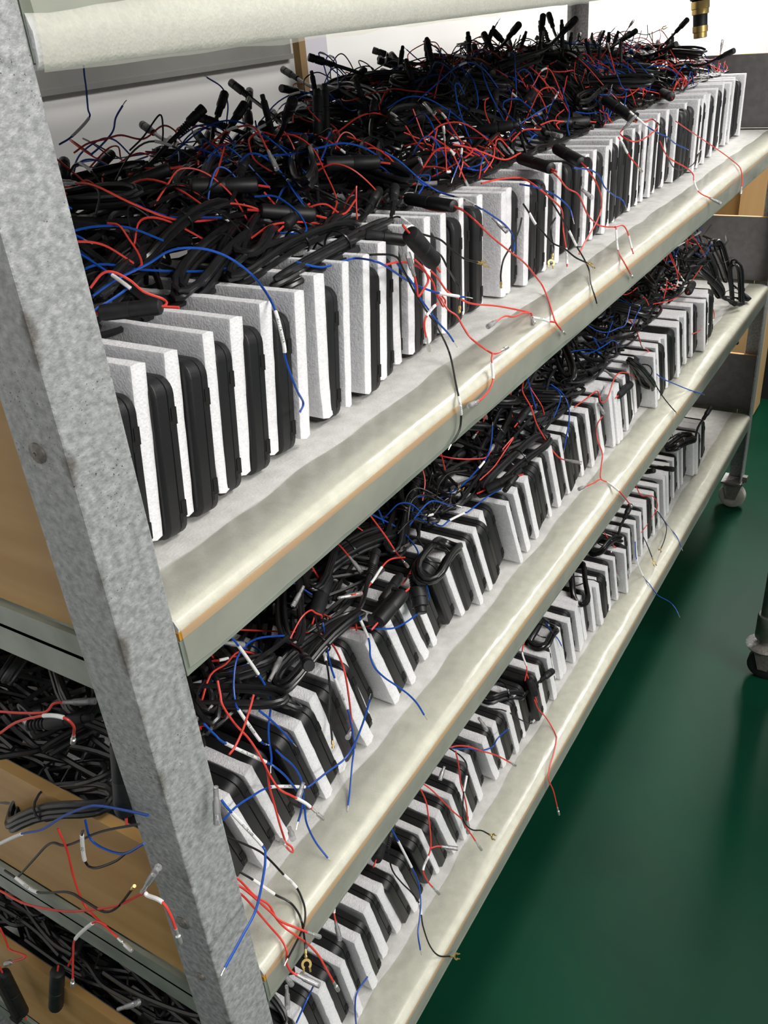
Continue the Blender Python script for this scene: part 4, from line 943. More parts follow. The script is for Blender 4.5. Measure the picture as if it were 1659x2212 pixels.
('r', [(0.0508, 0.02, 0.7332),(0.0559, 0.015, 0.7199),(0.0687, 0.01, 0.6725),(0.0711, 0.0015, 0.6559),(0.0668, -0.007, 0.6518),(0.0638, -0.007, 0.6386),(0.0646, -0.01, 0.6279),(0.0673, -0.015, 0.6221)], [], 'clear', 'red wire dropping past the middle shelf rail to clear sleeve'),
('r', [(0.2971, 0.1556, 0.7844),(0.3102, 0.15, 0.7894),(0.3267, 0.1344, 0.7844),(0.3295, 0.1171, 0.7844),(0.3219, 0.0891, 0.7844),(0.3287, 0.0713, 0.7844),(0.324, 0.046, 0.8019)], [], 'none', 'red wire snaking over black barrels, near half of the middle heap'),
('r', [(0.2611, 0.18, 0.7924),(0.2851, 0.1464, 0.7844),(0.303, 0.1057, 0.7844),(0.3212, 0.0979, 0.7844),(0.3319, 0.0825, 0.7844),(0.3219, 0.0732, 0.7844)], [(3.35, 4.0, 'GND')], 'none', 'straight red wire over the near half of the middle heap'),
('r', [(0.2936, 0.1, 0.7941),(0.2924, 0.0829, 0.7844),(0.259, 0.046, 0.7931),(0.2613, 0.046, 0.7529),(0.2726, 0.056, 0.7081),(0.254, 0.045, 0.7164)], [], 'clear', 'red wire hanging beside the AV1 TRIGGER sleeve down to a clear sleeve, middle shelf'),
('b', [(0.3028, 0.1, 0.7988),(0.2897, 0.0884, 0.7844),(0.2419, 0.046, 0.8017),(0.2564, 0.046, 0.7443),(0.2589, 0.046, 0.7259),(0.2602, 0.046, 0.7049),(0.2682, 0.0533, 0.6772),(0.2522, 0.0456, 0.6739),(0.2335, 0.0378, 0.659),(0.2176, 0.0299, 0.6559)], [(2.11, 3.0, 'AV1 TRIGGER')], 'bare', 'blue wire hanging vertically with AV1 TRIGGER sleeve, middle shelf'),
('k', [(0.2922, 0.1, 0.8147),(0.2867, 0.0921, 0.7952),(0.2682, 0.074, 0.7844),(0.2657, 0.0712, 0.7844),(0.2356, 0.046, 0.7966),(0.2334, 0.046, 0.7779),(0.2372, 0.0529, 0.7462),(0.226, 0.045, 0.7275)], [(1.23, 2.0, '')], 'goldpin', 'thin black wire with white sleeve hanging before the near monitors, middle shelf'),
('b', [(0.3245, 0.07, 0.8024),(0.3187, 0.064, 0.8026),(0.3198, 0.058, 0.7822),(0.313, 0.052, 0.7773),(0.3038, 0.046, 0.7738),(0.3012, 0.04, 0.7632),(0.3077, 0.034, 0.7478),(0.3181, 0.028, 0.7315),(0.3299, 0.022, 0.7125),(0.336, 0.016, 0.6972),(0.3384, 0.01, 0.682)], [(1.0, 2.0, '')], 'bare', 'blue wire crossing the wide foam plate onto the liner, middle shelf'),
('b', [(0.4907, 0.16, 0.8111),(0.5127, 0.1373, 0.7844),(0.483, 0.0945, 0.7844),(0.4549, 0.0744, 0.7844),(0.4202, 0.046, 0.7862),(0.4235, 0.046, 0.7693),(0.4123, 0.046, 0.7629),(0.3852, 0.046, 0.7652),(0.3519, 0.046, 0.776),(0.3222, 0.046, 0.7957),(0.3309, 0.0649, 0.7844)], [], 'none', 'blue wire circling the black fat plug, middle shelf'),
('r', [(0.4596, 0.14, 0.8326),(0.4686, 0.1267, 0.8015),(0.4662, 0.1123, 0.7844),(0.453, 0.0945, 0.7844)], [], 'bullet', 'red wire lying across black cables above the foam plates, middle shelf'),
('r', [(0.3566, 0.1, 0.7982),(0.3778, 0.1, 0.7887),(0.3969, 0.1, 0.7906),(0.4173, 0.1, 0.7964),(0.436, 0.1, 0.7956),(0.4605, 0.0965, 0.7844)], [(1.88, 3.08, '')], 'none', 'red wire with white sleeve rising beside the black plug, middle shelf'),
('b', [(0.542, 0.106, 0.7844),(0.5391, 0.091, 0.7844),(0.5545, 0.0884, 0.7844),(0.5777, 0.08, 0.7844),(0.5813, 0.0773, 0.7844),(0.6039, 0.0745, 0.7844),(0.627, 0.0715, 0.7844),(0.6511, 0.0647, 0.7844)], [(2.0, 3.0, '')], 'bare', 'blue wire with short white sleeve over the monitor tops, middle shelf'),
('r', [(0.413, 0.0717, 0.7844),(0.4268, 0.0738, 0.7844),(0.4529, 0.0787, 0.7844),(0.4766, 0.0823, 0.7844),(0.4918, 0.0847, 0.7844),(0.5045, 0.0811, 0.7844)], [], 'none', 'red wire threading the round cable loop, middle shelf'),
('r', [(0.8496, 0.12, 0.8657),(0.8267, 0.11, 0.8602),(0.8007, 0.1, 0.855),(0.8065, 0.09, 0.8305),(0.8047, 0.08, 0.806),(0.8076, 0.0684, 0.7844),(0.8187, 0.06, 0.7611),(0.8187, 0.05, 0.7527),(0.8199, 0.04, 0.751)], [], 'clear', 'red wire drooping to a clear sleeved bullet, centre of the middle shelf'),
('r', [(0.9848, 0.046, 0.7487),(0.9661, 0.046, 0.7464),(0.9889, 0.056, 0.7205),(0.9794, 0.049, 0.7072),(0.9817, 0.042, 0.6861),(0.957, 0.035, 0.6727),(0.9381, 0.028, 0.6652),(0.9468, 0.0201, 0.6559),(0.9208, -0.007, 0.6592),(0.9549, -0.007, 0.6293),(0.9856, -0.007, 0.6013)], [(7.0, 8.0, '')], 'bullet', 'long red wire hanging over the middle shelf edge with bright bullet'),
('r', [(0.8526, 0.0, 0.7125),(0.8363, 0.0, 0.7183),(0.8225, 0.0, 0.7213),(0.805, 0.0, 0.7271),(0.7822, 0.0, 0.7349)], [], 'clear', 'short red branch lying on the liner, centre of the middle shelf'),
('r', [(0.9265, 0.0712, 0.7844),(0.9625, 0.0662, 0.7844),(0.998, 0.0605, 0.7844),(0.9747, 0.046, 0.7779),(1.0053, 0.046, 0.7719),(1.0412, 0.046, 0.7957),(1.0941, 0.046, 0.7816),(1.2054, 0.06, 0.7272)], [], 'clear', 'knotted red wire among clear sleeves, far half of the middle shelf'),
('b', [(0.9041, 0.1, 0.8264),(0.9313, 0.092, 0.8021),(0.9268, 0.0802, 0.7844),(0.8767, 0.0601, 0.7844),(0.8282, 0.046, 0.7785),(0.8236, 0.046, 0.7674)], [], 'bare', 'blue wire hanging on black monitors, far half of the middle shelf'),
('b', [(1.2112, 0.06, 0.7623),(1.2515, 0.046, 0.7278),(1.2753, 0.032, 0.7047),(1.3133, 0.018, 0.6813),(1.3549, 0.004, 0.657),(1.4262, -0.01, 0.6206)], [(0.09, 0.96, '')], 'bare', 'blue wire reaching past the far end of the middle shelf edge'),
('r', [(1.4503, 0.1089, 0.7844),(1.4862, 0.083, 0.7844),(1.547, 0.075, 0.7844),(1.6386, 0.0806, 0.7844),(1.745, 0.0884, 0.7844)], [], 'none', 'red wire bowing upward at the far end of the middle shelf'),
('r', [(1.6252, 0.05, 0.7494),(1.6976, 0.046, 0.705),(1.698, 0.042, 0.6845),(1.63, 0.038, 0.694),(1.5442, 0.034, 0.709),(1.4581, 0.03, 0.729)], [(2.25, 3.9, '')], 'bare', 'red spliced wire before the last monitors of the middle shelf'),
('r', [(1.3414, 0.12, 0.7866),(1.2885, 0.09, 0.7844),(1.1766, 0.046, 0.7986),(1.2151, 0.046, 0.7779),(1.2664, 0.046, 0.7356),(1.317, 0.05, 0.7032)], [(1.81, 2.27, '')], 'bullet', 'red wire with bullet over the pale foam plate near the far end, middle shelf'),
('k', [(1.2369, 0.045, 0.7289),(1.223, 0.0325, 0.7165),(1.2392, 0.02, 0.6854),(1.2574, 0.0045, 0.6559),(1.244, -0.005, 0.6566)], [], 'fork', 'thin black wire with fork at the far end of the middle shelf edge'),
('r', [(-0.015, 0.1463, 0.9045),(-0.012, 0.1236, 0.9223),(-0.009, 0.092, 0.9392),(-0.006, 0.0743, 0.9425),(-0.003, 0.0711, 0.9339),(0.0, 0.0804, 0.9183)], [(2.07, 3.07, '')], 'bullet', 'red wire with bullet on the cables behind the near end opening'),
('r', [(0.0, 0.1659, 0.9045),(0.005, 0.1443, 0.908),(0.01, 0.1236, 0.9134),(0.015, 0.1181, 0.9195),(0.02, 0.1093, 0.9203)], [], 'clear', 'red wire with clear sleeve below the near end rail'),
('b', [(-0.02, 0.2088, 0.757),(-0.0179, 0.1698, 0.7884),(-0.0157, 0.1407, 0.8072),(-0.0136, 0.1061, 0.8385),(-0.0114, 0.0744, 0.8628),(-0.0093, 0.0611, 0.8686),(-0.0071, 0.0422, 0.8731),(-0.005, 0.0163, 0.8789)], [(0.04, 0.97, '')], 'none', 'blue wire lying over the plywood end board of the middle shelf'),
('k', [(-0.02, 0.2223, 0.7149),(-0.02, 0.2078, 0.7141),(-0.02, 0.1809, 0.7123),(-0.02, 0.131, 0.7442),(-0.02, 0.1106, 0.7472),(-0.02, 0.0876, 0.7489),(-0.02, 0.0667, 0.7677),(-0.02, 0.0383, 0.8071)], [(1.0, 2.0, 'GND')], 'goldpin', 'black wire with GND sleeve hanging before the plywood end board'),
('r', [(-0.02, 0.2494, 0.6705),(-0.02, 0.212, 0.6767),(-0.02, 0.1569, 0.7038),(-0.02, 0.1166, 0.7306),(-0.02, 0.0658, 0.7705),(-0.02, 0.0285, 0.8078),(-0.02, 0.0219, 0.81),(-0.02, 0.0075, 0.8124),(-0.02, 0.0026, 0.8001),(-0.02, 0.002, 0.7861)], [(5.26, 7.0, '')], 'bullet', 'red wire looping before the plywood end board to a flat terminal'),
('r', [(-0.01, 0.128, 0.8092),(-0.0117, 0.1234, 0.7889),(-0.0133, 0.126, 0.7575),(-0.015, 0.1228, 0.7291),(-0.0167, 0.1079, 0.7218),(-0.0183, 0.0964, 0.7225),(-0.02, 0.0803, 0.7202)], [], 'bullet', 'red wire hanging down the plywood end board'),
('r', [(-0.02, 0.0914, 0.7286),(-0.021, 0.0976, 0.7303),(-0.022, 0.1065, 0.7243),(-0.023, 0.1419, 0.6805),(-0.024, 0.1541, 0.6526),(-0.025, 0.1722, 0.6035)], [(2.0, 3.0, '')], 'bullet', 'red branch with white sleeve dangling below the middle end rail'),
('k', [(-0.01, 0.2317, 0.6864),(-0.01, 0.1893, 0.7353),(-0.01, 0.1487, 0.7805),(-0.01, 0.1239, 0.7926),(-0.01, 0.0713, 0.8372),(-0.01, 0.0218, 0.8725)], [], 'none', 'black wire leaning on top of the plywood end board'),
('b', [(-0.01, 0.0857, 0.8414),(-0.01, 0.0877, 0.821),(-0.01, 0.0748, 0.8174),(-0.01, 0.051, 0.8258),(-0.01, 0.0231, 0.8525)], [], 'none', 'blue wire sagging over the plywood end board'),
('k', [(-0.015, 0.0839, 0.8365),(-0.014, 0.0897, 0.8277),(-0.013, 0.1007, 0.7926),(-0.012, 0.0938, 0.7866),(-0.011, 0.0659, 0.8091),(-0.01, 0.0493, 0.8268)], [(1.04, 1.96, 'GND')], 'none', 'black wire with upright GND sleeve over the plywood end board'),
('r', [(-0.02, 0.2869, 0.5904),(-0.02, 0.2868, 0.5723),(-0.02, 0.2885, 0.5563),(-0.02, 0.2673, 0.5644),(-0.02, 0.2609, 0.5632),(-0.02, 0.2976, 0.5284)], [], 'clear', 'knotted red wire below the middle end rail at the frame edge'),
('r', [(0.1958, 0.05, 0.5161),(0.1907, 0.0475, 0.5087),(0.1885, 0.045, 0.4978)], [(0.0, 0.85, '12V-24V')], 'clear', 'short red wire with clear sleeve on a near bottom monitor'),
('b', [(0.1405, 0.046, 0.4559),(0.1347, 0.0525, 0.4369),(0.1051, 0.045, 0.4421)], [], 'bare', 'blue wire hanging beside clear sleeves at the near bottom corner'),
('b', [(0.1932, 0.045, 0.3042),(0.1961, 0.045, 0.3317),(0.2034, 0.045, 0.3511),(0.2263, 0.045, 0.3501)], [], 'bare', 'blue wire standing up before the near bottom monitors'),
('b', [(0.3188, 0.06, 0.5145),(0.3184, 0.0544, 0.503),(0.3217, 0.0489, 0.4801),(0.3362, 0.0433, 0.4206),(0.3385, 0.0378, 0.3971),(0.3333, 0.0322, 0.3777),(0.3238, 0.0267, 0.3714),(0.3099, 0.0211, 0.3666),(0.296, 0.0156, 0.3613),(0.2896, 0.01, 0.3421)], [(2.04, 3.0, '')], 'bare', 'blue wire with white sleeve hanging onto the bottom liner'),
('k', [(0.3135, 0.06, 0.4722),(0.3086, 0.0527, 0.4423),(0.3144, 0.0453, 0.4163),(0.3223, 0.038, 0.3934),(0.3264, 0.0307, 0.3727),(0.3182, 0.0233, 0.3645),(0.309, 0.016, 0.3577),(0.3087, 0.0087, 0.3268),(0.3154, 0.0013, 0.3024),(0.3304, -0.007, 0.2863)], [(3.94, 4.96, '')], 'fork', 'black wire with brass fork jutting over the bottom shelf edge'),
('r', [(0.3806, 0.06, 0.5314),(0.3857, 0.0556, 0.5073),(0.3918, 0.0511, 0.4784),(0.3886, 0.0467, 0.4576),(0.3832, 0.0422, 0.4283),(0.3739, 0.0378, 0.4169),(0.3601, 0.0333, 0.4193),(0.3393, 0.0289, 0.4198),(0.3417, 0.0244, 0.3982),(0.3443, 0.02, 0.3874)], [(6.0, 7.0, '12V-24V')], 'bullet', 'red wire with printed sleeve hanging before the near bottom monitors'),
('r', [(0.3774, 0.04, 0.4118),(0.3862, 0.035, 0.4085),(0.3914, 0.03, 0.4048)], [], 'clear', 'short red branch with clear sleeve pointing right, bottom shelf'),
('r', [(0.3853, 0.06, 0.515),(0.3896, 0.0538, 0.5092),(0.4018, 0.0475, 0.4883),(0.4184, 0.0413, 0.4535),(0.4319, 0.035, 0.4244),(0.4429, 0.0288, 0.4015),(0.4417, 0.0225, 0.3901),(0.4422, 0.0162, 0.3806),(0.4426, 0.01, 0.3702)], [], 'bullet', 'red wire slanting forward to a bullet on the bottom liner'),
('k', [(0.461, 0.06, 0.5036),(0.4688, 0.0545, 0.4933),(0.485, 0.049, 0.4677),(0.4879, 0.0435, 0.4532),(0.4765, 0.038, 0.446),(0.457, 0.0325, 0.4384),(0.4429, 0.027, 0.4303),(0.4323, 0.0215, 0.4147),(0.4436, 0.016, 0.3891),(0.4604, 0.0105, 0.3725),(0.4709, 0.005, 0.357)], [(4.06, 5.0, '')], 'fork', 'black wire with white sleeve and fork lying on the bottom liner'),
('r', [(0.4628, 0.045, 0.5006),(0.4665, 0.044, 0.4746),(0.4683, 0.043, 0.4393),(0.4747, 0.042, 0.4073),(0.4778, 0.041, 0.3823),(0.4768, 0.04, 0.3564)], [], 'clear', 'red wire hanging with the black fork wire, bottom shelf'),
('r', [(0.4821, 0.08, 0.4687),(0.4835, 0.07, 0.4746),(0.4948, 0.06, 0.474),(0.5098, 0.05, 0.4634),(0.5251, 0.04, 0.4465),(0.5513, 0.03, 0.4184),(0.5752, 0.02, 0.3867)], [], 'bullet', 'red wire stretched level over bottom monitors to a dark bullet'),
('b', [(0.4874, 0.07, 0.4736),(0.5022, 0.0658, 0.4588),(0.5311, 0.0617, 0.4354),(0.559, 0.0575, 0.4086),(0.5861, 0.0533, 0.3933),(0.5949, 0.0492, 0.4039),(0.6209, 0.045, 0.4012)], [], 'bare', 'blue wire rising beside the level red one, bottom shelf'),
('r', [(0.7289, 0.05, 0.3715),(0.7313, 0.043, 0.3491),(0.7415, 0.036, 0.3287),(0.7505, 0.029, 0.304),(0.7364, 0.0146, 0.3013),(0.7273, 0.0101, 0.3013),(0.6975, 0.0028, 0.3013),(0.6687, -0.002, 0.3013),(0.6531, -0.007, 0.2927),(0.658, -0.013, 0.2658),(0.6593, -0.02, 0.2301)], [], 'bullet', 'long red wire hanging over the bottom shelf edge above the green floor'),
('r', [(0.7975, 0.09, 0.4363),(0.767, 0.08, 0.4549),(0.7298, 0.07, 0.456),(0.7246, 0.06, 0.4325),(0.6945, 0.05, 0.4347)], [(2.07, 2.91, '')], 'none', 'red loop with white sleeve under the middle rail, bottom shelf'),
('k', [(0.5821, 0.06, 0.468),(0.632, 0.055, 0.4241),(0.6788, 0.05, 0.3681),(0.703, 0.045, 0.3419),(0.7095, 0.04, 0.3463)], [(3.45, 4.0, '')], 'none', 'thin black wire across bottom monitors with white sleeve tip'),
('b', [(0.801, 0.06, 0.4671),(0.817, 0.0567, 0.4384),(0.8358, 0.0533, 0.412),(0.8447, 0.05, 0.3921)], [], 'bare', 'dark blue wire before the wide pale foam plate, bottom shelf'),
('b', [(1.2384, 0.05, 0.3698),(1.2163, 0.0386, 0.3442),(1.2267, 0.0259, 0.3013),(1.2027, 0.0047, 0.3013),(1.2214, -0.007, 0.2679),(1.3316, -0.0071, 0.178),(1.3381, -0.0186, 0.1613),(1.3276, -0.03, 0.1534)], [(1.0, 2.0, '')], 'bare', 'blue wire with white sleeve jutting over the bottom shelf edge above the floor'),
('k', [(1.3711, 0.045, 0.3706),(1.4096, 0.0333, 0.3168),(1.3594, 0.0217, 0.3144),(1.2836, 0.01, 0.3363)], [], 'fork', 'black wire with dark fork lower right of the middle rail, bottom shelf'),
('k', [(1.2787, 0.045, 0.359),(1.2449, 0.0275, 0.3642),(1.2237, 0.01, 0.3508)], [], 'fork', 'short black wire with dark fork on the far bottom liner'),
('b', [(1.3423, 0.06, 0.4036),(1.3911, 0.05, 0.3587),(1.4407, 0.04, 0.3015),(1.4007, 0.0079, 0.3013),(1.3924, -0.007, 0.2806)], [(0.0, 1.0, '')], 'bare', 'blue wire crossing the far part of the bottom liner'),
('r', [(1.1006, 0.07, 0.4641),(1.1092, 0.0633, 0.4458),(1.118, 0.0567, 0.4292),(1.1414, 0.05, 0.407)], [], 'clear', 'red wire with clear sleeve beside the dark coil, bottom shelf'),
('r', [(1.1167, 0.06, 0.4168),(1.1104, 0.055, 0.396),(1.1276, 0.05, 0.3604)], [(0.0, 0.96, '12V-24V')], 'clear', 'red wire with beaded sleeve hanging before a wide black monitor, bottom shelf'),
('r', [(1.3076, 0.08, 0.4655),(1.3201, 0.0674, 0.4298),(1.3278, 0.046, 0.4284),(1.3721, 0.046, 0.3799),(1.3477, 0.056, 0.3513),(1.2773, 0.05, 0.3696)], [], 'none', 'red wire curling at the far third of the bottom shelf')]
BARRELS=[
('fuse', (0.1562, 0.14, 1.1609),(0.1782, 0.1, 1.1625), 6.0, 'black fuse tube resting on foam plates beside the near post, top shelf'),
('clip', (0.3922, 0.26, 1.1999),(0.4427, 0.22, 1.1922), 7.5, 'black barrel with flat clip near the left of the top heap'),
('fuse', (0.5562, 0.22, 1.1926),(0.6032, 0.18, 1.187), 7.5, 'thick black barrel lying level on the top heap crest'),
('plug', (0.4672, 0.055, 1.1402),(0.4391, 0.0972, 1.1514), 5.5, 'ribbed black plug pointing forward from the top heap'),
('fuse', (0.4382, 0.05, 1.1559),(0.4719, 0.045, 1.1209), 8.5, 'flat black capsule hanging before foam plates, top shelf'),
('fuse', (0.598, 0.1496, 1.1514),(0.5661, 0.067, 1.1514), 6.5, 'long black barrel over the centre foam plates, top shelf'),
('fuse', (0.8679, 0.1455, 1.1514),(0.7927, 0.046, 1.1458), 7, 'black barrel sloping down before the middle of the top heap'),
('clip', (0.9378, 0.1164, 1.1514),(0.8705, 0.046, 1.1405), 7, 'black clip barrel sloping down right of the middle, top shelf'),
('fuse', (1.137, 0.2, 1.1539),(1.1814, 0.1551, 1.1514), 8, 'thick black barrel behind the tall foam plates, top shelf'),
('clip', (1.2336, 0.15, 1.1763),(1.19, 0.09, 1.154), 7.5, 'black clip barrel over the far black monitors, top shelf'),
('fuse', (0.4162, 0.2, 1.1745),(0.4624, 0.17, 1.1616), 7, 'dark barrel half buried under tied hank, top shelf'),
('fuse', (1.5933, 0.17, 1.1521),(1.4405, 0.0911, 1.1514), 8, 'dark stub barrel over the far foam plates, top shelf'),
('fuse', (0.3145, 0.1198, 0.7914),(0.3805, 0.1497, 0.7914), 8.5, 'black capsule standing among hanks, near half of the middle shelf'),
('clip', (0.3224, 0.046, 0.803),(0.3731, 0.046, 0.8057), 7.5, 'long black clip barrel leaning on foam plates, middle shelf'),
('plug', (0.3542, 0.0674, 0.7914),(0.4116, 0.0762, 0.7914), 6, 'black round plug behind the clip barrel, middle shelf'),
('plug', (0.4272, 0.0635, 0.7914),(0.4046, 0.046, 0.7669), 10, 'fat black plug hanging before foam plates, middle shelf'),
('fuse', (0.6299, 0.076, 0.7914),(0.6528, 0.046, 0.805), 6.5, 'black barrel lying over monitor tops, middle shelf'),
('plug', (0.6221, 0.046, 0.8005),(0.6643, 0.046, 0.806), 4.5, 'thin black plug beside the barrel over monitor tops, middle shelf'),
('fuse', (0.696, 0.1546, 0.7914),(0.7537, 0.1435, 0.7914), 6.5, 'black barrel just below the top rail, middle shelf'),
('fuse', (1.0746, 0.06, 0.7298),(1.0778, 0.055, 0.7041), 6.5, 'black stub hanging among clear sleeves, middle shelf'),
('fuse', (1.0592, 0.046, 0.7545),(1.1241, 0.046, 0.7498), 6.5, 'black barrel pointing up over far monitors, middle shelf'),
('fuse', (1.4484, 0.046, 0.8059),(1.6086, 0.0706, 0.7914), 8, 'dark barrel near the far end of the middle shelf'),
('fuse', (0.3084, 0.075, 0.4459),(0.3534, 0.0902, 0.4368), 7, 'black capsule over near bottom monitors under the rail'),
('fuse', (0.7184, 0.055, 0.4187),(0.7206, 0.045, 0.3861), 7, 'black barrel leaning on a bottom monitor front'),
('plug', (0.3401, 0.0781, 0.4368),(0.3599, 0.0853, 0.4368), 5, 'small black plug next to the bottom capsule'),
('clip', (0.0, 0.0488, 0.8591),(0.01, 0.0436, 0.9212), 8, 'black clip barrel standing inside the near end opening'),
('plug', (0.0, 0.1348, 0.9037),(0.02, 0.096, 0.9104), 5, 'ribbed black plug lying inside the near end opening'),
('fuse', (-0.0, 0.3059, 0.4003),(0.01, 0.2725, 0.5043), 8, 'black capsule hanging inside the lower near end opening'),
('clip', (-0.01, 0.3624, 0.3684),(-0.01, 0.363, 0.4474), 7.5, 'black clip barrel at the lower left of the end opening')]
CLEAR_TUBES=[
((0.317, 0.13, 0.8259),(0.2954, 0.13, 0.8146)),
((0.3452, 0.11, 0.7985),(0.371, 0.0977, 0.7914)),
((0.1935, 0.08, 0.8159),(0.2239, 0.09, 0.8163)),
((0.1663, 0.1, 0.8719),(0.1994, 0.1, 0.8448)),
((1.0316, 0.06, 0.7793),(0.993, 0.055, 0.7684)),
((1.0474, 0.055, 0.7683),(1.0738, 0.055, 0.7292)),
((0.9887, 0.055, 0.7686),(1.0131, 0.05, 0.7362)),
((1.0704, 0.0741, 0.7914),(1.0594, 0.046, 0.7809)),
((0.1055, 0.05, 0.5281),(0.1127, 0.045, 0.4911)),
((0.1034, 0.045, 0.5083),(0.0972, 0.045, 0.4704)),
((0.1305, 0.05, 0.4871),(0.1433, 0.05, 0.4504)),
((0.5587, 0.06, 0.4695),(0.5716, 0.05, 0.4312)),
((0.4326, 0.045, 0.5016),(0.4192, 0.045, 0.4899)),
((-0.02, 0.0277, 0.8103),(-0.01, 0.0115, 0.8385)),
((-0.01, 0.1458, 0.5563),(0.0, 0.1251, 0.5692)),
((0.0322, -0.012, 0.8835),(0.0251, -0.012, 0.8496)),
((0.161, 0.03, 0.7427),(0.1521, 0.03, 0.7339)),
((0.6316, 0.06, 1.1272),(0.6448, 0.05, 1.1101)),
((0.1238, 0.02, 0.7285),(0.1253, 0.02, 0.7139)),
((0.9234, 0.12, 1.1718),(0.9031, 0.08, 1.1672)),
((0.8744, 0.05, 1.1098),(0.9086, 0.045, 1.0906))]
HANKS=[
((0.2823, 0.135, 1.1575),(0.4884, 0.1395, 1.1514), 46, 'tied black cable hank drooping over near foam plates, top shelf'),
((0.2363, 0.14, 1.1587),(0.4384, 0.22, 1.1626), 44, 'looped black hank behind the blue arching wire, top shelf'),
((0.1831, 0.17, 1.1729),(0.3751, 0.26, 1.1619), 46, 'black hank emerging behind the near post, top shelf'),
((0.272, 0.22, 1.172),(0.4939, 0.33, 1.1852), 44, 'black hank rising toward the barrel with clip, top shelf'),
((0.2952, 0.0938, 1.1514),(0.5092, 0.1146, 1.1514), 42, 'black hank under the tied one at the front of the top heap'),
((0.4109, 0.1297, 1.1514),(0.6642, 0.2021, 1.1514), 44, 'black hank behind the ribbed plug, top shelf'),
((0.2134, 0.0956, 0.7914),(0.35, 0.0877, 0.7914), 46, 'tied black hank leaning on near monitors, middle shelf'),
((0.4164, 0.046, 0.8062),(0.5115, 0.063, 0.7914), 60, 'round open cable loop before monitors, middle shelf'),
((0.366, 0.1748, 0.7914),(0.5111, 0.1417, 0.7914), 46, 'black hank just under the top shelf rail, near half of the middle shelf'),
((0.6256, 0.0797, 0.7914),(0.8236, 0.0667, 0.7914), 44, 'black hank stretched over monitors, centre of the middle shelf'),
((1.8838, 0.046, 0.7659),(1.9257, 0.03, 0.6122), 55, 'dark cable loop hanging at the far end of the middle shelf'),
((1.1348, 0.046, 0.7952),(1.2395, 0.04, 0.7065), 50, 'dark cable loop hanging before pale foam plates, middle shelf'),
((0.6449, 0.0986, 0.4368),(0.7017, 0.06, 0.4066), 75, 'flat oval coil lying on bottom monitors under the rail'),
((1.0135, 0.09, 0.4498),(0.9318, 0.05, 0.4245), 50, 'springy black coil hanging from the bottom monitors'),
((1.0898, 0.0826, 0.4368),(1.1421, 0.0652, 0.4368), 70, 'round dark coil farther along the bottom shelf'),
((0.7815, 0.0672, 0.4368),(0.8468, 0.0703, 0.4368), 60, 'dark coil before the wide pale foam plate, bottom shelf'),
((1.5406, 0.07, 0.4448),(1.5792, 0.046, 0.4546), 70, 'dim coil on the far monitors, bottom shelf'),
((0.02, 0.2606, 0.7584),(0.04, 0.1151, 0.8326), 48, 'black hank stretched across the near end opening'),
((0.06, 0.313, 0.7435),(0.08, 0.1685, 0.8657), 48, 'dark hank deep in the near end opening'),
((0.0, 0.2322, 0.763),(0.02, 0.0984, 0.834), 50, 'black hank slumped over the plywood end board')]

for i, (a, b, wd, label) in enumerate(HANKS):
    A_, B_ = Vector(a), Vector(b); L = max(0.07, min(0.21, (A_ - B_).length))
    o = make_hank(L, wd / 1000, 5 + i % 3, 90 + i, label, 'cable hanks at the front', tail=(i % 2 == 0))
    orient(o, a, b, 0.25 if i % 2 else -0.2)

# ------------------------------------------------------------------ barrels and plugs
def barrel(kind, a, b, r, label, group):
    a, b = Vector(a), Vector(b); L = (b - a).length; mid = (a + b) / 2; d = (b - a).normalized()
    L = max(0.03, min(0.078, L)); a = mid - d * L / 2; b = mid + d * L / 2
    name = {'fuse': 'fuse_holder', 'clip': 'clip_connector', 'plug': 'cable_plug'}[kind]
    t = thing(name, label, 'connector', a, group)
    z0 = Vector((0, 0, 0)); e = b - a
    if kind == 'plug':
        bo, rb = plug_mb(z0, d, r, L - 0.014); pb = build('plug_body', bo, M['plug'], t); build('strain_relief', rb, M['plug'], t)
        tip = MB(); tip.lathe(e, e + d * 0.008, [(0, r * 0.72), (0.006, r * 0.72), (0.007, r * 0.6)], 10); build('socket', tip, M['black'], t)
    else:
        m_ = MB(); m_.lathe(z0, e, [(0, r * 0.6), (0.0015, r * 0.92), (0.004, r), (L * 0.5, r), (L * 0.503, r * 0.96), (L * 0.51, r), (L - 0.004, r), (L - 0.0015, r * 0.92), (L, r * 0.6)], 14)
        build('tube_body', m_, M['plug'], t)
        if kind == 'clip':
            m_ = MB(); side = d.cross(Vector((0, 0, 1))).normalized(); up = side.cross(d)
            mx = Matrix((d, side, up)).transposed().to_4x4()
            m_.box((L * 0.05, -r * 1.35, -r * 0.8), (L * 0.95, -r * 0.85, r * 0.5), 0, mx); m_.box((0, -r * 1.6, -r * 0.9), (L * 0.07, -r * 0.6, r * 0.7), 0, mx); m_.box((L * 0.93, -r * 1.6, -r * 0.9), (L, -r * 0.6, r * 0.7), 0, mx)
            build('clip_frame', m_, M['black'], t, smooth=False)
        m_ = MB(); m_.tube([-d * 0.012, z0 + d * 0.001], 0.0011, 5); build('wire_stub', m_, M['red'], t)
        m_ = MB(); m_.tube([e - d * 0.001, e + d * 0.012 + Vector((0, 0, -0.002))], 0.0011, 5); build('wire_stub', m_, M['red'], t)
    return t
for k, a, b, r, label in BARRELS: barrel(k, a, b, r / 1000, label, 'connectors at the front')
rr = random.Random(77)
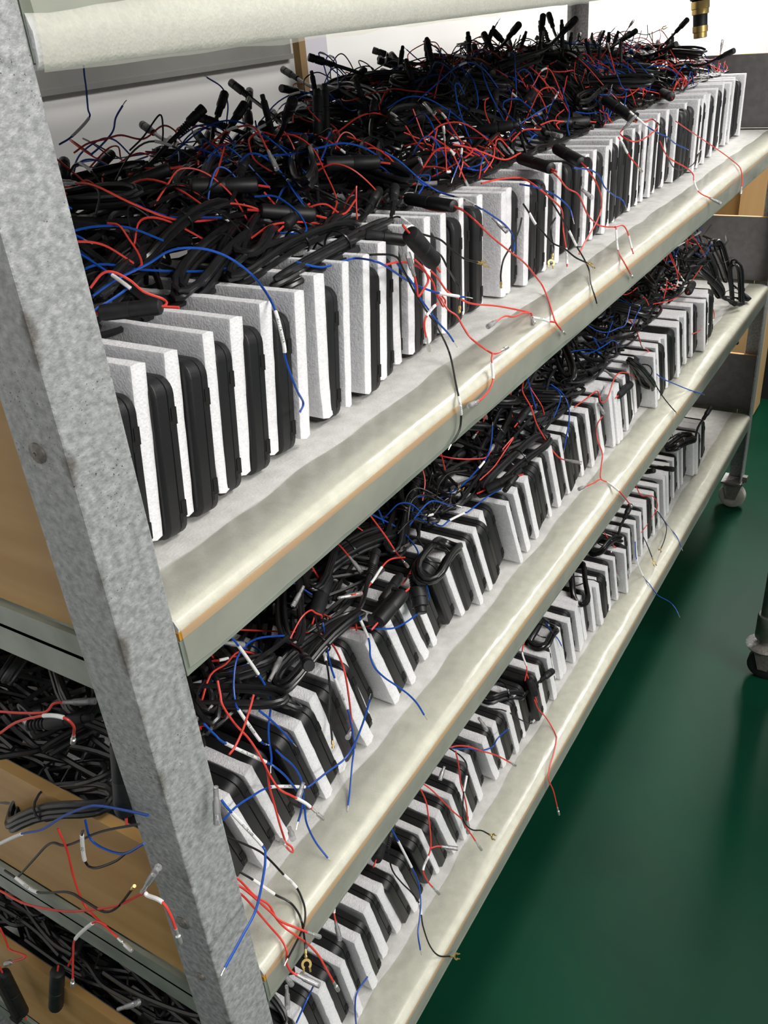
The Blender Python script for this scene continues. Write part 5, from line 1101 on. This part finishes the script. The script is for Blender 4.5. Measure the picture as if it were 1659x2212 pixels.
for s, n in (('A', 44), ('B', 22), ('C', 12)):
    x0, x1 = XR[s]
    for i in range(n):
        ang = rr.gauss(0.35, 0.6); el = rr.uniform(-0.25, 0.35)
        kind = rr.choice(('fuse', 'fuse', 'plug', 'clip')); L = rr.uniform(0.045, 0.065)
        for _try in range(60):
            x = x0 + 0.05 + (x1 - x0 - 0.1) * (i + rr.uniform(-0.9, 0.9)) / n; y = rr.uniform(fr(s, x) + 0.02, 0.47 if s == 'A' else 0.36)
            lab = 'black %s lying at the %s' % ({'fuse': 'barrel', 'plug': 'ribbed plug', 'clip': 'clip barrel'}[kind], where(s, x, y))
            if fresh(lab): break
        p = Vector((x, y, ZF[s] + heap(s, x, y) + rr.uniform(0.006, 0.014))); d = Vector((math.cos(ang) * math.cos(el), math.sin(ang) * math.cos(el), math.sin(el))) * L / 2
        barrel(kind, p - d, p + d, rr.uniform(0.0048, 0.0070), lab, 'connectors heaped on the ' + SHELF[s])
for i in range(22):   # plugs sticking up out of the top heap
    for _try in range(60):
        x = 0.84 + 1.18 * (i + rr.uniform(-0.6, 0.6)) / 22; y = rr.uniform(0.24, 0.46)
        lab = 'black plug sticking up from the ' + where('A', x, y)
        if fresh(lab): break
    p = Vector((x, y, ZF['A'] + heap('A', x, y) + 0.002)); d = Vector((rr.gauss(0.1, 0.35), rr.gauss(0, 0.3), 1)).normalized() * rr.uniform(0.034, 0.052)
    barrel('plug', p, p + d, rr.uniform(0.0036, 0.0050), lab, 'plugs sticking up from the top heap')
# three tall upright plugs beside the brown batten
for (x, y, h, r_, dx) in ((0.70, 0.33, 0.062, 0.0062, 0.010), (0.735, 0.34, 0.066, 0.0050, 0.006), (0.655, 0.36, 0.058, 0.0042, -0.012)):
    p = Vector((x, y, ZF['A'] + heap('A', x, y) - 0.004)); barrel('plug', p, p + Vector((dx, 0, h)), r_, 'tall upright black plug before the brown batten, %s' % {0.0062: 'thickest', 0.0050: 'middle', 0.0042: 'leftmost'}[r_], 'upright plugs')

# ------------------------------------------------------------------ lead wires
def end_terminal(kind, p, d, parent):
    d = d.normalized()
    if kind == 'bullet':
        m_ = MB(); m_.lathe(p - d * 0.001, p + d, [(0, 0.0013), (0.005, 0.0014), (0.0055, 0.0009), (0.0075, 0.0009), (0.008, 0.0019), (0.0155, 0.0020), (0.0165, 0.0015)], 9)
        build('bullet_terminal', m_, M['silver'], parent)
    elif kind == 'clear':
        m_ = MB(); m_.lathe(p - d * 0.003, p + d, [(0, 0.0017), (0.006, 0.0019), (0.009, 0.0027), (0.024, 0.0028)], 10)
        sl = build('clear_sleeve', m_, M['clear'], parent)
        m_ = MB(); m_.lathe(p - d * 0.001, p + d, [(0, 0.0012), (0.006, 0.0013), (0.0065, 0.0008), (0.009, 0.0009), (0.0095, 0.0017), (0.016, 0.0018)], 8)
        build('bullet_terminal', m_, M['silver'], parent)
    elif kind in ('fork', 'goldpin'):
        m_ = MB(); m_.lathe(p - d * 0.001, p + d, [(0, 0.0014), (0.0035, 0.0015), (0.004, 0.0010), (0.0055, 0.0010), (0.006, 0.0015), (0.0075, 0.0013)], 9)
        if kind == 'fork':
            side = d.cross(Vector((-0.4, -0.5, 0.75))).normalized(); up = side.cross(d).normalized(); c0 = p + d * 0.0115
            outer = []; inner = []
            for k in range(13):
                a = math.radians(35 + 290 * k / 12)
                outer.append((math.cos(a), math.sin(a)))
            f0 = len(m_.v)
            for (cx, sy) in outer:
                for rad, hh in ((0.0046, 0.0004), (0.0046, -0.0004), (0.0025, -0.0004), (0.0025, 0.0004)):
                    m_.v.append(c0 + d * (cx * rad) + side * (sy * rad) + up * hh)
            for k in range(12): m_.quad_ring(f0 + 4 * k, f0 + 4 * k + 4, 4)
            m_.cap(f0, 4, True); m_.cap(f0 + 48, 4)
            for sg in (-1, 1):
                a0 = c0 + d * 0.0030 + side * (sg * 0.0026); m_.tube([a0, a0 + d * 0.0035 + side * (sg * 0.0004)], 0.0009, 4)
        build('fork_terminal' if kind == 'fork' else 'crimp_pin', m_, M['gold'], parent)
    elif kind == 'bare':
        m_ = MB(); m_.tube([p - d * 0.0005, p + d * 0.004, p + d * 0.007 + Vector((0.0004, 0, -0.0006))], 0.0005, 5)
        build('bare_strands', m_, M['silver'], parent)
TXT = {}
def text_mesh(body):
    if body not in TXT:
        cu = bpy.data.curves.new('t', 'FONT'); cu.body = body; cu.size = 1.0; cu.resolution_u = 1
        o = bpy.data.objects.new('t', cu); COL.objects.link(o)
        me = o.to_mesh(); vs = [v.co.copy() for v in me.vertices]; fs = [tuple(p.vertices) for p in me.polygons]
        o.to_mesh_clear(); bpy.data.objects.remove(o); bpy.data.curves.remove(cu)
        xs = [v.x for v in vs]; ys = [v.y for v in vs]
        TXT[body] = (vs, fs, min(xs), max(xs), min(ys), max(ys))
    return TXT[body]
def wire(col, P, sleeves, end, label, group, r=0.00100, per=6, sides=6):
    o0 = Vector(P[0]); Q, par = spline([Vector(p) - o0 for p in P], per)
    t = thing('lead_wire', label, 'wire', o0, group)
    m_ = MB(); m_.tube(Q, r, sides); build('wire', m_, M[{'r': 'red', 'b': 'blue', 'k': 'blackwire'}[col]], t)
    for a, b, body in sleeves:
        ia = min(range(len(par)), key=lambda i: abs(par[i] - a)); ib = min(range(len(par)), key=lambda i: abs(par[i] - b))
        if ib - ia < 1: ib = min(len(Q) - 1, ia + 1); ia = max(0, ib - 1)
        seg = Q[ia:ib + 1]
        # limit sleeve length
        m_ = MB(); m_.tube(seg, 0.00155, 8); sl = build('label_sleeve', m_, M['sleeve'], t)
        if body:
            cum = [0]
            for i in range(1, len(seg)): cum.append(cum[-1] + (seg[i] - seg[i - 1]).length)
            tot = cum[-1]; vs, fs, xa, xb, ya, yb = text_mesh(body)
            if tot < 0.004: continue
            rev = (seg[-1] - seg[0]).dot(Vector((0.75, -0.25, -0.35))) < 0
            hgt = 0.0019; width = min(tot * 0.86, hgt * (xb - xa) / (yb - ya) * 1.15)
            mt = MB()
            for v in vs:
                s_ = tot / 2 + ((v.x - (xa + xb) / 2) / (xb - xa)) * width * (-1 if rev else 1)
                i = 1
                while i < len(cum) - 1 and cum[i] < s_: i += 1
                f = (s_ - cum[i - 1]) / max(1e-6, cum[i] - cum[i - 1])
                p = seg[i - 1].lerp(seg[i], f); T = (seg[i] - seg[i - 1]).normalized() * (-1 if rev else 1)
                n = Vector((-0.45, -0.55, 0.70)); n = (n - T * n.dot(T)).normalized(); up = n.cross(T)
                ph = (v.y - (ya + yb) / 2) / (yb - ya) * hgt / 0.0016
                mt.v.append(p + (n * math.cos(ph) + up * math.sin(ph)) * 0.00166)
            mt.f = list(fs); mt.mi = [0] * len(fs)
            build('printed_text', mt, M['ink'], sl, smooth=False)
    end_terminal(end, Q[-1], Q[-1] - Q[-3], t)
    return t
for col, P, sl, end, label in HERO_WIRES:
    wire(col, P, sl, end, label, 'loose lead wires at the front')
rr = random.Random(55); seen = {}
for s, n in (('A', 100), ('B', 46), ('C', 28)):
    x0, x1 = XR[s]
    for i in range(n):
        col = rr.choice('rrrbbk'); up = rr.random() < 0.3
        sl = [(rr.choice((1.5, 2.2, 3.0)), 0, '')] if rr.random() < 0.6 else []
        for _try in range(80):
            x = x0 + 0.03 + (x1 - x0 - 0.06) * rr.random(); y = rr.uniform(fr(s, x) + 0.01, 0.48 if s == 'A' else 0.34)
            lab = '%s wire%s, %s' % ({'r': 'red', 'b': 'blue', 'k': 'black'}[col], ' with white sleeve' if sl else '', where(s, x, y))
            if fresh(lab): break
        P = rough_path(rr, s, x, y, rr.uniform(0.002, 0.012), rr.uniform(0.07, 0.17), rr.uniform(0, 6.28), 6, 0.025, rr.uniform(0.0, 0.03))
        if up:
            P[-1].z += rr.uniform(0.02, 0.05); P[-2].z += rr.uniform(0.008, 0.02)
        sl = [(a, a + rr.uniform(0.45, 0.8), '') for a, _, _ in sl]
        end = {'r': rr.choice(('bullet', 'clear', 'clear')), 'b': 'bare', 'k': rr.choice(('fork', 'bare'))}[col]
        wire(col, P, sl, end, lab, 'loose lead wires on the %s heap' % SHELF[s], per=4, sides=5)
def tube_place(a): return 'near the end opening' if a[0] < 0.02 else where('A' if a[2] > 1.02 else ('B' if a[2] > 0.66 else 'C'), a[0], a[1])
for i, (a, b) in enumerate(CLEAR_TUBES):
    pl_ = tube_place(a); mates = sorted([q[0] for q in CLEAR_TUBES if tube_place(q[0]) == pl_], key=lambda q: -q[2])
    lab = ('' if len(mates) == 1 else ('upper ' if mates[0] == a else 'lower ')) + 'clear sleeve with metal terminal, ' + pl_
    a, b = Vector(a), Vector(b); L = max(0.016, min(0.03, (b - a).length)); d = (b - a).normalized()
    t = thing('clear_sleeve', lab, 'sleeve', a, 'loose clear sleeves')
    m_ = MB(); m_.lathe(Vector(), d, [(0, 0.0019), (L * 0.35, 0.0020), (L * 0.42, 0.0028), (L, 0.0029)], 10); build('tube', m_, M['clear'], t)
    m_ = MB(); m_.lathe(d * L * 0.1, d, [(0, 0.0012), (0.004, 0.0013), (0.0045, 0.0008), (0.0065, 0.0017), (L * 0.6, 0.0018)], 8); build('bullet_terminal', m_, M['silver'], t)

# ------------------------------------------------------------------ background things
t = thing('wooden_crate', 'pale wooden crate standing on the floor beyond the far end of the cart', 'crate', (2.45, 0.09, 0))
for i, (y0, y1, z0, z1, m_n) in enumerate(((0.0, 0.072, 0.0, 0.93, 'wood'), (0.075, 0.20, 0.55, 0.90, 'brown'), (0.203, 0.33, 0.55, 0.90, 'brown'), (0.333, 0.46, 0.55, 0.90, 'brown'), (0.463, 0.56, 0.0, 0.93, 'wood'), (0.075, 0.20, 0.02, 0.547, 'wood'), (0.203, 0.33, 0.02, 0.547, 'wood'), (0.333, 0.46, 0.02, 0.547, 'wood'))):
    dx = 0.0 if m_n == 'wood' and z1 > 0.9 else 0.012
    mb = MB(); mb.box((dx, y0, z0), (dx + 0.018, y1, z1)); build('board', mb, M[m_n], t, smooth=False)
mb = MB(); mb.box((0.032, 0.002, 0.01), (0.40, 0.558, 0.90)); build('crate_body', mb, M['wood'], t, smooth=False)
t = tag(bpy.data.objects.new('dark_shade_block', None), 'dark block added for the shade behind the wooden crate', 'box'); COL.objects.link(t); t.location = (2.92, -0.35, 0)  # added dark block that stands for the shade beyond the crate
mb = MB(); mb.box((0, 0, 0), (0.5, 0.8, 0.78)); build('shade_block_body', mb, M['darkbox'], t, smooth=False)
mb = MB(); mb.box((-0.004, -0.01, 0.78), (0.504, 0.398, 0.786)); build('block_top', mb, M['darkbox'], t, smooth=False)
mb = MB(); mb.box((-0.004, 0.402, 0.78), (0.504, 0.81, 0.786)); build('block_top', mb, M['darkbox'], t, smooth=False)
# leg of a neighbouring trolley at the right edge
t = thing('steel_trolley', 'dull steel tube trolley on a caster at the right edge', 'trolley', (1.392, -0.200, 0))
V = Vector
mb = MB(); mb.lathe(V((0, 0, 0.135)), V((0, 0, 0.75)), [(0, 0.017), (0.615, 0.017)], 20); build('tube', mb, M['pipe'], t)
mb = MB(); mb.lathe(V((0, 0, 0.105)), V((0, 0, 0.3)), [(0, 0.021), (0.002, 0.0225), (0.058, 0.0225), (0.060, 0.0215), (0.061, 0.018)], 20); build('collar', mb, M['pipe'], t)
mb = MB(); mb.lathe(V((0, 0, 0.082)), V((0, 0, 0.3)), [(0, 0.036), (0.004, 0.038), (0.008, 0.034), (0.012, 0.016), (0.024, 0.015)], 24); build('swivel_plate', mb, M['galv'], t)
mb = MB()
for sx in (-1, 1):
    pts = [(-0.028, 0.084), (0.020, 0.084), (0.004, 0.028), (-0.016, 0.028)]
    a = len(mb.v)
    for dx in (0, 0.0025):
        for y_, z_ in pts: mb.v.append(V((sx * (0.015 + dx), y_, z_)))
    mb.quad_ring(a, a + 4, 4); mb.cap(a, 4, True); mb.cap(a + 4, 4)
mb.box((-0.0175, -0.028, 0.080), (0.0175, 0.020, 0.084))
build('fork', mb, M['galv'], t, smooth=False)
mb = MB(); mb.lathe(V((-0.013, -0.008, 0.037)), V((0.013, -0.008, 0.037)), [(0, 0.02), (0.001, 0.031), (0.004, 0.0365), (0.022, 0.0365), (0.025, 0.031), (0.026, 0.02)], 24); build('wheel', mb, M['darkbox'], t)
# the rest of that trolley stands out of frame
leg_parts = [o for o in t.children]
for dx, dy in ((0.55, 0.0), (0.0, -0.75), (0.55, -0.75)):
    for o in leg_parts:
        c = o.copy(); COL.objects.link(c); c.parent = t; c.location = (dx, dy, 0)
mb = MB(); mb.box((-0.03, -0.78, 0.75), (0.58, 0.03, 0.775)); build('top_plate', mb, M['pipe'], t, smooth=False)
# air-line coupler hanging over the far end
t = thing('hose_coupler', 'black and brass hose coupler hanging above the far end of the heap', 'coupler', (1.80, 0.150, 1.225))
d = V((0.03, 0.10, 0.99)).normalized()
def seg(name, a, prof, m_n):
    mb = MB(); mb.lathe(d * a, d * 2, prof, 16); build(name, mb, M[m_n], t)
seg('brass_tip', 0.0, [(0, 0.010), (0.001, 0.013), (0.010, 0.013), (0.011, 0.015), (0.022, 0.015)], 'gold')
seg('black_grip', 0.022, [(0, 0.014), (0.020, 0.014)], 'plug')
seg('brass_nut', 0.042, [(0, 0.014), (0.001, 0.0165), (0.010, 0.0165), (0.011, 0.018), (0.024, 0.018), (0.025, 0.015)], 'gold')
seg('black_body', 0.067, [(0, 0.016), (0.002, 0.020), (0.060, 0.020), (0.066, 0.012)], 'plug')
mb = MB(); Q, _ = spline([d * 0.13, d * 0.25, d * 0.45 + V((0.02, 0, 0)), V((0.06, 0.1, 0.8)), V((0.10, 0.1, 1.6))], 8); mb.tube(Q, 0.007, 10); build('hose', mb, M['cable'], t)
